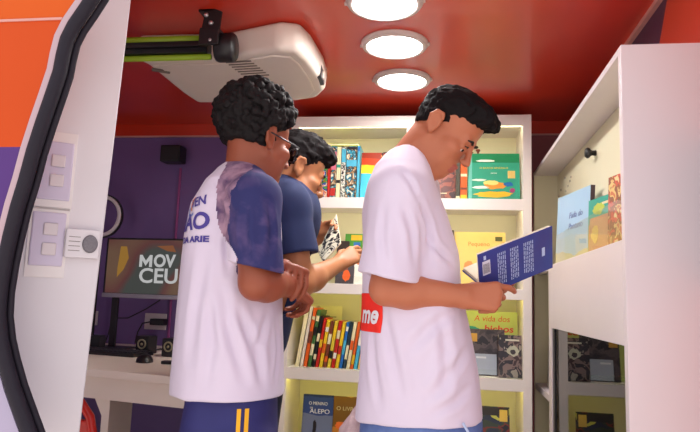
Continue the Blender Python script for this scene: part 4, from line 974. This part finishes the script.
# red box print with white lettering wrapped on the back
M_redprint = mat('red_print', (232, 38, 22), rough=.7); vd = (P(368, 312, Y) - CAM).normalized(); 
bw, bh = .20, .098
ctr = P(372, 312.5, 1.62)
dvec = Vector((.80, .60, 0)).normalized(); ux = Vector((-.60, .80, 0)) * -1; uz = Vector((.0, .0, 1))
right = P(378.5, 312, 1.56); org = Vector((right.x, right.y, P(370, 312.5, 1.6).z)) - dvec * .25
me = bpy.data.meshes.new('red_box_print'); bm = bmesh.new(); gr = 40
ux = Vector((.60, -.80, 0)).normalized()      # towards the visible edge
vv = [[bm.verts.new(org + ux * (-bw * i / gr) + uz * (bh * (j / 12 - .5))) for j in range(13)] for i in range(gr + 1)]
for i in range(gr):
    for j in range(12): bm.faces.new((vv[i][j], vv[i + 1][j], vv[i + 1][j + 1], vv[i][j + 1]))
bm.to_mesh(me); bm.free(); me.materials.append(M_redprint); rbx = bpy.data.objects.new('red_box_print', me); COL.objects.link(rbx); rbx.parent = tee
def cast_print(o, d, off, lim=.5):
    d = Vector(d).normalized(); bad = []
    for v in o.data.vertices:
        h = bv.ray_cast(v.co - d * .2, d)
        if h[0] is not None: v.co = h[0] - d * off
        else: bad.append(v.index)
    if bad:
        b = bmesh.new(); b.from_mesh(o.data); b.verts.ensure_lookup_table(); bmesh.ops.delete(b, geom=[b.verts[i] for i in bad], context='VERTS'); b.to_mesh(o.data); b.free()
cast_print(rbx, dvec, .0016)
tx = text('me', .066, M_txtw, tee, frame(org + ux * (-.052) + uz * -.006, ux, uz), name='print_lettering', bold=.002, shear=.2, ext=0, cuts=.004)
cast_print(tx, dvec, .005)
# trousers
f = Field(np.array(hip) - np.array((.22, .24, hip.z)), np.array(hip) + np.array((.22, .24, .16)), .006)
f.ell(hip + Vector((.0, 0, -.02)), (.155, .165, .14), None, .03)
f.loft([(hip.z - .12, hip.x + .004, Y, .15, .17), (hip.z + .05, hip.x + .004, Y, .158, .165), (hip.z + .12, hip.x, Y, .15, .155)], .03)
for kn, an in lg: limb(f, [hip + (Vector((kn.x, kn.y, hip.z)) - hip) + Vector((0, 0, -.04)), kn, an + Vector((0, 0, -.02))], [.105, .082, .07], .03)
f.noise(.01, (16, 16, 8), 5)
jn = f.mesh('jeans', mat('blue_denim', (54, 76, 138), rough=.8, c2=(110, 136, 190), scale=26, bump=.2, bscale=600), A, 1)
MB().tube([P(463, 423, 1.57), P(468, 432, 1.57), P(471, 445, 1.57)], .0035, 6).build('pocket_stitching', mat('pale_denim', (176, 190, 220), rough=.8), A)
shoes(A, lg, fw, mat('white_shoe', (214, 210, 206), rough=.6), M_sole)
nk = [nb + (H.m @ Vector((0, 0, 0))) * 0 + Vector((math.cos(a) * .066 + .006, math.sin(a) * .068, .030 - .02 * math.cos(a))) for a in [2 * math.pi * i / 40 for i in range(40)]]
MB().tube(nk, .0018, 6, close=True).build('necklace', M_necklace, A, True)
# ---------------------------------------------------------------- the blue open book he reads
tl, tr_, brr = P(477.5, 255, 1.585), P(552, 226, 1.685), P(553.5, 267, 1.757)
ex = (tr_ - tl).normalized(); dn = (brr - tr_); dn = dn - ex * dn.dot(ex); hh = dn.length; dn.normalize()
Mb = frame(tl, ex, -dn)                # x along the top edge, y up, z towards the viewer
if (Mb.to_3x3() @ Vector((0, 0, 1))).y > 0: print('BOOK FLIP')
bw = (tr_ - tl).length
bk = thing('open_book', 'blue paperback held open in the reading boy\'s hand, back cover towards us', 'book'); bk.matrix_world = Mb
cov = mat('blue_book_cover', (22, 76, 158), rough=.35, c2=(58, 46, 116), scale=7)
MB().box(0, bw, -hh, 0, -.001, .001).build('back_cover', cov, bk); MB().box(.003, bw - .003, -hh + .003, -.001, -.009, -.001).build('pages', PG, bk)
Mf = Matrix.Translation((0, -hh, -.010)) @ Matrix.Rotation(R(-84), 4, 'X')
MB().box(0, bw, -hh - .001, -hh + .001, -.011, 0).build('spine', cov, bk)
MB().box(.034, bw - .003, .001, hh * .9, -.001, .008, 0, Mf).build('pages', PG, bk); MB().box(.031, bw, 0, hh * .92, -.003, -.001, 0, Mf).build('front_cover', cov, bk)
inkm = C((176, 194, 226)); rr_ = random.Random(5)
for u0, n_, lab in ((.25, 5, ''), (.42, 5, ''), (.60, 6, '')):
    mb = MB()
    for i in range(n_):
        x = bw * (u0 + i * .0235); y = -hh * .14
        while y > -hh * .86:
            L = rr_.uniform(.006, .014); mb.box(x, x + .0022, max(y - L, -hh * .88), y, .001, .0014); y -= L + .003
    mb.build('printed_paragraph', inkm, bk)
MB().box(bw * .05, bw * .15, -hh * .52, -hh * .2, .001, .0014).build('barcode_label', C((206, 206, 220)), bk)
mb = MB()
for i in range(7): mb.box(bw * (.06 + .012 * i), bw * (.065 + .012 * i), -hh * .48, -hh * .26, .0014, .0017)
mb.build('barcode_bars', K_, bk); MB().box(bw * .85, bw * .89, -hh * .62, -hh * .42, .001, .0014).build('emblem', inkm, bk); MB().box(bw * .07, bw * .10, -hh * .17, -hh * .08, .001, .0014).build('emblem', inkm, bk)
# ---------------------------------------------------------------- pale jacket tied behind his hip
g = P(357, 428, 1.76)
f = Field((g.x - .12, 1.6, g.z - .36), (g.x + .16, 1.95, g.z + .14), .0045)
f.loft([(g.z - .3, g.x + .0, 1.77, .06, .08), (g.z - .1, g.x - .002, 1.77, .058, .085), (g.z + .0, g.x + .006, 1.77, .05, .08), (g.z + .045, g.x + .022, 1.77, .034, .06), (g.z + .085, g.x + .045, 1.77, .018, .03)], .02)
f.noise(.03, (26, 26, 9), 8); f.noise(.014, (60, 60, 16), 9)
f.mesh('hanging_sweater', mat('greyish_pink_knit', (172, 142, 146), rough=.9, c2=(200, 176, 176), scale=120, bump=.5, bscale=500), A, 1)
# ---------------------------------------------------------------- B: curly haired boy in glasses
Y = 1.70
skb = skin_mat('skin_brown', (134, 68, 46), (156, 84, 58)); lipB = mat('lips_brown', (130, 66, 58), rough=.4)
H = Head(P(257, 143, Y), hexm(53, 8, 0), 1.0)
rs, re, rw = P(253, 200, 1.555), P(256, 283, 1.535), P(292, 285, 1.70)
ls, le, lw = P(228, 200, 1.88), P(262, 286, 1.93), P(284, 268, 1.80)
hip = P(231, 425, 1.71); hip.z = CZ - .36
f = Field((-1.0, 1.40, 0), (-.32, 2.06, 1.74), .0034)
head_prims(f, H)
nb = P(246, 186, Y); f.cap(H.p(-.026, 0, -.02), nb, .060, .066, .025); f.cap(H.p(.015, 0, -.06), nb + Vector((.02, .02, -.0)), .042, .05, .03)
f.loft(rows_px([(180, 236, 258, .07), (195, 218, 262, .13), (225, 208, 262, .14), (280, 195, 262, .13), (340, 192, 262, .13), (400, 190, 264, .125), (430, 190, 264, .125)], 1.71, 0), .03)
arm(f, rs, re, rw, 1.12); arm(f, ls, le, lw, 1.05)
hand(f, rw, (.32, .85, -.42), (.35, -.35, .85), 1, .98, ((55, 60, 30),) * 4)
hand(f, P(281, 267, 1.74), P(300, 270, 1.675) - P(281, 267, 1.74), (.55, -.2, .8), 1, 1.0, ((64, 42, 26), (66, 40, 26), (64, 42, 24), (60, 40, 24)), ((.03, .03, -.012), (.05, .04, -.03), (.066, .036, -.05)), .2)
lg, fw = legs(f, hip, 22, .92, gap=.08)
B = f.mesh('person', [skb, lipB], None, 2); lips(B, H)
tag(B, 'boy with curly black hair and glasses, white and navy T-shirt, arms folded in front', 'person')
eyes(B, H)
# curly hair
f = Field(np.array(H.o) - .19, np.array(H.o) + .22, .0032)
e = H.ell
e(f, (-.028, 0, .066), (.110, .104, .100), .01); e(f, (.035, 0, .076), (.056, .078, .076), .02)
r_ = np.random.default_rng(3); n_ = 720
pts = r_.normal(size=(n_, 3)); pts /= np.linalg.norm(pts, axis=1)[:, None]
for q in pts:
    c = np.array((-.022, 0, .072)) + q * np.array((.110, .107, .102)) * r_.uniform(.94, 1.05)
    f.ell(H.p(*c), np.full(3, r_.uniform(.009, .0155)) * H.s, None, .0015)
lo, hi = np.array(H.o) - .3, np.array(H.o) + .3
f.plane(H.p(.03, 0, .034), H.m @ Vector((.75, 0, -1)), lo, hi, .012)
e(f, (.125, 0, .01), (.06, .085, .058), .01, 'd')
for y in (1, -1): e(f, (.012, y * .1, .002), (.05, .035, .036), .008, 'd')
e(f, (-.02, 0, -.005), (.091, .074, .05), .012)
f.plane(H.p(-.09, 0, -.022), H.m @ Vector((-.1, 0, -1)), lo, hi, .01)
for y in (1, -1): e(f, (.002, y * .088, -.004), (.036, .026, .034), .008, 'd'); e(f, (.034, y * .085, -.012), (.034, .034, .034), .008, 'd')
e(f, (.07, 0, -.045), (.08, .09, .055), .008, 'd')
f.noise(.009, (110, 110, 110), 6, None, .02)
f.mesh('hair', mat('curly_black_hair', (20, 16, 17), rough=.7, var=.25, scale=160, spec=.2, bump=.3, bscale=300), B, 1)
# glasses
gm = mat('dark_glasses_frame', (30, 26, 34), rough=.3)
gl = MB().tube([H.p(-.02, -.083, .014), H.p(.02, -.080, .012), H.p(.102, -.070, .008)], .0022, 8).build('glasses', gm, B, True)
MB().tube([H.p(-.02, .083, .014), H.p(.102, .070, .008)], .0022, 8).build('temple', gm, gl, True)
for y in (1, -1):
    ring = [H.p(.112 - .004 * abs(math.cos(a)) - (.01 if abs(y * .036 + .029 * math.cos(a)) > .055 else 0), y * .037 + .030 * math.cos(a), -.006 + .021 * math.sin(a)) for a in [2 * math.pi * i / 28 for i in range(28)]]
    MB().tube(ring, .002, 6, close=True).build('lens_rim', gm, gl, True)
    b_ = bmesh.new(); b_.faces.new([b_.verts.new(p) for p in ring]); me = bpy.data.meshes.new('lens'); b_.to_mesh(me); b_.free(); me.materials.append(clear('spectacle_lens_%d' % y, (150, 140, 140), 1.5)); lo_ = bpy.data.objects.new('lens', me); COL.objects.link(lo_); lo_.parent = gl
    so = lo_.modifiers.new('thick', 'SOLIDIFY'); so.thickness = .0015
MB().tube([H.p(.112, -.008, -.002), H.p(.116, 0, .002), H.p(.112, .008, -.002)], .0018, 6).build('bridge', gm, gl, True)
# T-shirt with raglan sleeves
sleeve_m = bpy.data.materials.new('navy_tie_dye'); sleeve_m.use_nodes = True; n = sleeve_m.node_tree.nodes; l = sleeve_m.node_tree.links; b_ = n['Principled BSDF']; b_.inputs['Roughness'].default_value = .85
tc = n.new('ShaderNodeTexCoord'); no = n.new('ShaderNodeTexNoise'); no.inputs['Scale'].default_value = 13; no.inputs['Detail'].default_value = 4; no.inputs['Distortion'].default_value = .5
r = n.new('ShaderNodeValToRGB'); e_ = r.color_ramp.elements; e_[0].position = .52; e_[0].color = lin((38, 40, 94)); e_[1].position = .80; e_[1].color = lin((96, 76, 122)); l.new(tc.outputs['Object'], no.inputs['Vector']); l.new(no.outputs['Fac'], r.inputs['Fac']); l.new(r.outputs[0], b_.inputs['Base Color'])
band_m = bpy.data.materials.new('mauve_tie_dye'); band_m.use_nodes = True; n = band_m.node_tree.nodes; l = band_m.node_tree.links; b_ = n['Principled BSDF']; b_.inputs['Roughness'].default_value = .85
tc = n.new('ShaderNodeTexCoord'); no = n.new('ShaderNodeTexNoise'); no.inputs['Scale'].default_value = 22; no.inputs['Detail'].default_value = 4
r = n.new('ShaderNodeValToRGB'); e_ = r.color_ramp.elements; e_[0].position = .36; e_[0].color = lin((84, 60, 100)); e_[1].position = .66; e_[1].color = lin((170, 136, 156)); l.new(tc.outputs['Object'], no.inputs['Vector']); l.new(no.outputs['Fac'], r.inputs['Fac']); l.new(r.outputs[0], b_.inputs['Base Color'])
f = Field((-1.02, 1.38, .68), (-.34, 2.06, 1.50), .0042)
f.loft(rows_px([(165, 234, 258, .07), (172, 225, 264, .10), (186, 213, 272, .145), (208, 199, 276, .168), (235, 193, 277, .172), (275, 188, 278, .170), (330, 183, 279, .172), (375, 178.5, 280.5, .175), (410, 176.5, 282, .178)], 1.71, 0), .02)
sd = re - rs
f.cap(rs + Vector((.0, .02, .005)), rs + sd * .3, .064, .066, .035); f.cap(ls, ls + (le - ls) * .8, .062, .075, .035)
f.cap(P(246, 182, Y), rs, .055, .06, .04); f.cap(P(240, 182, Y), ls, .055, .06, .04)
hp = P(260, 268.5, 1.54)
f.sleeve(rs, rs + sd * 1.2, .064, .075, hp, (-.20, 0, -1), .048, .063, .55, 1.35, .014)
hem = P(239, 406, 1.535); f.plane(hem, (.0, .0, -1), (-1.1, 1.3, .6), (-.3, 2.2, .86), .004)
f.cap(P(247, 158, Y) + Vector((0, 0, .02)), P(250, 181, Y) + Vector((.02, .015, .0)), .066, .064, .008, 'd')
f.noise(.010, (9, 7, 5), 21); f.noise(.006, (20, 14, 8), 22)
tb = f.mesh('t_shirt', [M_tee, sleeve_m, band_m], B, 2)
fold(tb, [([(222, 285), (228, 325), (244, 380)], .014, .008), ([(232, 300), (250, 340), (262, 385)], .014, .007), ([(268, 312), (258, 345), (262, 378)], .013, .007), ([(206, 250), (198, 300), (190, 360)], .014, .007), ([(228, 210), (226, 240), (228, 272)], .010, .007), ([(246, 205), (244, 232), (250, 262)], .010, .006), ([(268, 200), (272, 230), (270, 258)], .010, .006), ([(210, 300), (212, 345), (206, 390)], .014, .006), ([(276, 320), (278, 350), (275, 385)], .012, .006), ([(215, 180), (226, 196), (232, 214)], .009, .005)])
def pixproj(c):
    q = (c - np.array(CAM)) @ np.array(CM); return 350 + FPX * q[:, 0] / -q[:, 2], 216 - FPX * q[:, 1] / -q[:, 2]
c = centers(tb)
# raglan sleeve: navy sleeve, mauve band along the seam, white back
qx, qy = pixproj(c)
zc = np.array(hp)[2]
near = (c[:, 1] < 1.70) & (qy < 275) & (c[:, 2] > zc - .05)
white_edge = np.interp(qy, [150, 168, 176, 183, 205, 224, 235, 244, 256], [232, 225, 220, 217, 216, 218, 222.5, 229, 237])
navy_edge = np.interp(qy, [150, 168, 178, 191, 207, 232, 244, 256], [262, 252, 240, 232, 229, 228.5, 229, 237])
d_ar = np.linalg.norm(np.cross(c - np.array(rs), np.array(sd.normalized())), axis=1)
wob = 3.0 * vnoise(c * 60 + 100, 77)
arm_f = (c[:, 1] < 1.60) & (d_ar < .092)
setmat(tb, near & (qx > white_edge) & ((c[:, 1] < 1.66) | (qy < 190)) & ((qy < 246) | arm_f), 2)
setmat(tb, near & (qx > navy_edge + wob) & ((c[:, 1] < 1.63) | (qy < 180)) & ((qy < 246) | arm_f), 1)
far = (c[:, 1] > 1.80) & (c[:, 2] > zc - .03); setmat(tb, far & (np.linalg.norm(np.cross(c - np.array(ls), np.array((le - ls).normalized())), axis=1) < .09), 1)
bv = bvh_of(tb)
inkp = mat('purple_ink', (74, 62, 140), rough=.8); inko = mat('orange_ink', (220, 130, 60), rough=.8); inkt = mat('teal_ink', (110, 130, 190), rough=.8)
dv = Vector((.55, .83, 0)).normalized(); uxx = Vector((.83, -.55, 0)).normalized(); up = Vector((.05, 0, 1)).normalized()
def bprint(s, px, py, size, m, width, bold=.001, rot=-6, shear=0):
    o = Vector(P(px, py, 1.6)); p0 = o - dv * .2
    M = frame(p0, uxx, up) @ Matrix.Rotation(R(rot), 4, 'Z'); t_ = text(s, size, m, tb, M, name='print_lettering', bold=bold, width=width, ext=0, shear=shear, cuts=.006); cast_print(t_, dv, .002)
bprint('VEN', 215, 205, .036, inkp, .06, rot=10); bprint('C', 204.5, 214, .045, inkt, .03, rot=14); bprint('(', 206.5, 205, .04, inko, .016, rot=-10); bprint('IAO', 212, 225, .062, inkp, .098, .002, 4); bprint('DA ARIE', 212, 242, .022, inkp, .098, rot=2)
# shorts
f = Field(np.array(hip) - np.array((.24, .24, hip.z - .36)), np.array(hip) + np.array((.24, .24, .14)), .006)
f.loft([(hip.z - .16, hip.x, hip.y, .132, .165), (hip.z - .02, hip.x, hip.y, .124, .16), (hip.z + .10, hip.x, hip.y, .118, .145)], .03, yaw=R(0))
for kn, an in lg: limb(f, [Vector((kn.x, kn.y, hip.z - .06)), Vector((kn.x, kn.y, .46))], [.096, .1], .03)
f.plane((0, 0, .44), (0, 0, -1), (-2, 0, .3), (0, 3, .55)); f.noise(.012, (14, 14, 6), 31)
sho = f.mesh('shorts', mat('navy_shorts', (38, 38, 100), rough=.7, var=.06), B, 1)
bvs = bvh_of(sho); ym_ = mat('yellow_stripe', (240, 178, 30), rough=.7)
for px in (238.5, 246.5):
    b_ = bmesh.new(); cols = []
    for j in range(25):
        z = hip.z + .07 - j * .014; row = []
        for k in range(4):
            p = P(px - 2.1 + 1.4 * k, 420, 1.55); d = Vector((p.x - 0, p.y, 0)).normalized(); o = Vector((0, 0, z)) + d * 1.2; h = bvs.ray_cast(o, d)
            row.append(b_.verts.new(h[0] - d * .002) if h[0] else None)
        cols.append(row)
    for A_, B_ in zip(cols[:-1], cols[1:]):
        for k in range(3):
            q = [A_[k], A_[k + 1], B_[k + 1], B_[k]]
            if all(q): b_.faces.new(q)
    me = bpy.data.meshes.new('side_stripe'); b_.to_mesh(me); b_.free(); me.materials.append(ym_); so = bpy.data.objects.new('side_stripe', me); COL.objects.link(so); so.parent = sho
shoes(B, lg, fw, mat('dark_shoe', (50, 50, 60), rough=.6), M_sole)
# ---------------------------------------------------------------- C: boy in the navy T-shirt behind
Y = 2.16
skc = skin_mat('skin_light_brown', (178, 116, 76), (196, 136, 94)); lipC = mat('lips_light', (170, 100, 84), rough=.4)
H = Head(P(295, 172, Y), hexm(32, 19, 0), 1.06)
rs, re, rw = P(286, 205, 2.04), P(302, 284, 2.03), P(338, 264, 2.24)
ls, le, lw = P(279, 204, 2.34), P(292, 262, 2.42), P(313, 240, 2.40)
hip = P(246, 330, 2.20); hip.z = .84
f = Field((-1.0, 1.86, 0), (-.1, 2.66, 1.68), .0036)
head_prims(f, H)
nb = P(284, 190, Y + .02); f.cap(H.p(-.028, 0, -.02), nb, .056, .062, .025); f.cap(H.p(.015, 0, -.06), nb + Vector((.02, .02, -.0)), .042, .05, .03)
ch = P(272, 225, 2.19)
f.cap(nb + Vector((-.01, 0, -.08)), hip + Vector((0, 0, .12)), .125, .125, .05); f.cap(rs, ls, .07, .07, .05)
arm(f, rs, re, rw, 1.08); arm(f, ls, le, lw, 1.0)
hand(f, rw, P(359, 252, 2.30) - rw, (.1, -1, .45), 1, .98, ((22, 24, 14), (30, 30, 18), (38, 34, 18), (44, 34, 18)))
hand(f, lw, P(330, 229, 2.385) - lw, (-.2, .9, .4), -1, .98, ((40, 40, 20),) * 4)
lg, fw = legs(f, hip, 30, 1.0)
Cc = f.mesh('person', [skc, lipC], None, 2); lips(Cc, H)
tag(Cc, 'boy in a navy T-shirt behind the curly haired boy, leaning forward over a comic', 'person')
eyes(Cc, H)
f = Field(np.array(H.o) - .19, np.array(H.o) + .21, .0034)
e = H.ell
e(f, (-.014, 0, .052), (.101, .080, .092), .01); e(f, (.02, 0, .098), (.082, .07, .052), .02); e(f, (.07, 0, .090), (.050, .062, .034), .02); e(f, (.1, 0, .07), (.026, .05, .03), .015)
lo, hi = np.array(H.o) - .25, np.array(H.o) + .25
f.plane(H.p(.02, 0, .022), H.m @ Vector((.60, 0, -1)), lo, hi, .008)
e(f, (.112, 0, .008), (.05, .058, .046), .012, 'd')
for y in (1, -1): e(f, (-.006, y * .084, 0), (.026, .022, .036), .006, 'd'); e(f, (.05, y * .084, .006), (.034, .03, .028), .01, 'd')
f.noise(.012, (34, 150, 60), 43, H.np.T, .03); f.noise(.006, (90, 220, 120), 44, H.np.T, .02)
f.mesh('hair', hairm, Cc, 1)
f = Field((-1.0, 1.84, .74), (-.3, 2.62, 1.52), .0045)
f.cap(nb + Vector((-.01, 0, -.08)), hip + Vector((0, 0, .10)), .148, .15, .05); f.cap(rs, ls, .085, .085, .05); f.cap(nb + Vector((0, 0, -.05)), nb + Vector((-.01, 0, -.12)), .1, .12, .05)
sd = re - rs; f.cap(rs, rs + sd * 1.0, .074, .08, .03); sl_l = le - ls; f.cap(ls, ls + sl_l * .8, .072, .078, .03)
hp = P(300, 254, 2.03); f.plane(hp, (sd.normalized() * .8 + Vector((.0, 0, -.5))), hp - Vector((.13, .17, .2)), hp + Vector((.2, .13, .10)), .004)
f.cap(rs + sd * .62, rs + sd * 1.4, .052, .066, .006, 'd')
f.plane((0, 0, .78), (0, 0, -1), (-2, 1, .7), (0, 3, .85)); f.cap(nb + Vector((.02, 0, .05)), nb + Vector((0.005, 0, .0)), .064, .066, .008, 'd')
f.noise(.010, (9, 8, 6), 51); f.noise(.006, (22, 16, 12), 52)
f.mesh('t_shirt', mat('navy_cotton', (28, 42, 84), rough=.85, var=.05, bump=.1, bscale=500), Cc, 2)
f = Field(np.array(hip) - np.array((.24, .26, hip.z)), np.array(hip) + np.array((.24, .26, .14)), .007)
f.ell(hip, (.14, .15, .13), None, .03)
for kn, an in lg: limb(f, [Vector((kn.x, kn.y, hip.z - .04)), kn, an + Vector((0, 0, -.02))], [.1, .08, .068], .03)
f.noise(.01, (16, 16, 8), 55); f.mesh('trousers', mat('dark_trousers', (40, 42, 60), rough=.8), Cc, 1)
shoes(Cc, lg, fw, mat('black_shoe', (36, 34, 36), rough=.6), M_sole)
# the comic he holds
tl, bl, br_ = P(336, 214, 2.35), P(317, 252, 2.29), P(324, 261, 2.22)
M_ink = art('black_ink_drawing', [(236, 232, 210), (34, 32, 34), (230, 226, 206), (40, 38, 38), (236, 232, 210)], 22, dist=1.0)
a0 = P(318, 252, 2.30); a1 = P(336, 214, 2.36); a2 = P(340.5, 243, 2.27)
exx = (a1 - a0).normalized(); wv = a2 - a1; wv = wv - exx * wv.dot(exx) * .0
n3 = (a1 - a0).cross(a2 - a1).normalized()
a3 = P(323, 262, 2.25)
cmk = thing('comic_booklet', 'black and white comic booklet held by the boy in navy', 'booklet', a0)
for (q, nm, m_, off, th) in (([a0, a1, a2, a3], 'cover', M_ink, 0, .0012), ([a0, a1, a2, a3], 'pages', PG, .0014, .004)):
    s1 = n3 if n3.y > 0 else -n3
    MB().prism([p - a0 + s1 * off for p in q], [p - a0 + s1 * (off + th) for p in q]).build(nm, m_, cmk)
e0 = a0.lerp(a1, .0); MB().prism([a1 - a0, a1.lerp(a0, .62) - a0, a1.lerp(a0, .55).lerp(a2, .16) - a0, a1.lerp(a2, .1) - a0], [p - (s1 * .0006) for p in (a1 - a0, a1.lerp(a0, .62) - a0, a1.lerp(a0, .55).lerp(a2, .16) - a0, a1.lerp(a2, .1) - a0)]).build('white_margin', C((236, 232, 206)), cmk)
# ================================================================ daylight
w = bpy.data.worlds.new('world'); SC.world = w; w.use_nodes = True; n = w.node_tree.nodes; l = w.node_tree.links
bg = n['Background']; bg.inputs['Color'].default_value = (.98, .94, 1.0, 1); bg.inputs['Strength'].default_value = .62
SC.view_settings.view_transform = 'Standard'; SC.view_settings.look = 'None'; SC.view_settings.gamma = 1; SC.view_settings.exposure = .97
SC.view_settings.use_curve_mapping = False

sd_ = bpy.data.lights.new('sun', 'SUN'); sd_.energy = 3.6; sd_.angle = R(.6); sd_.color = (1, .95, .88)
so_ = bpy.data.objects.new('sun', sd_); COL.objects.link(so_); so_.location = (0, 0, 8)
so_.rotation_euler = Vector((.5, -.14, -.85)).to_track_quat('-Z', 'Y').to_euler()
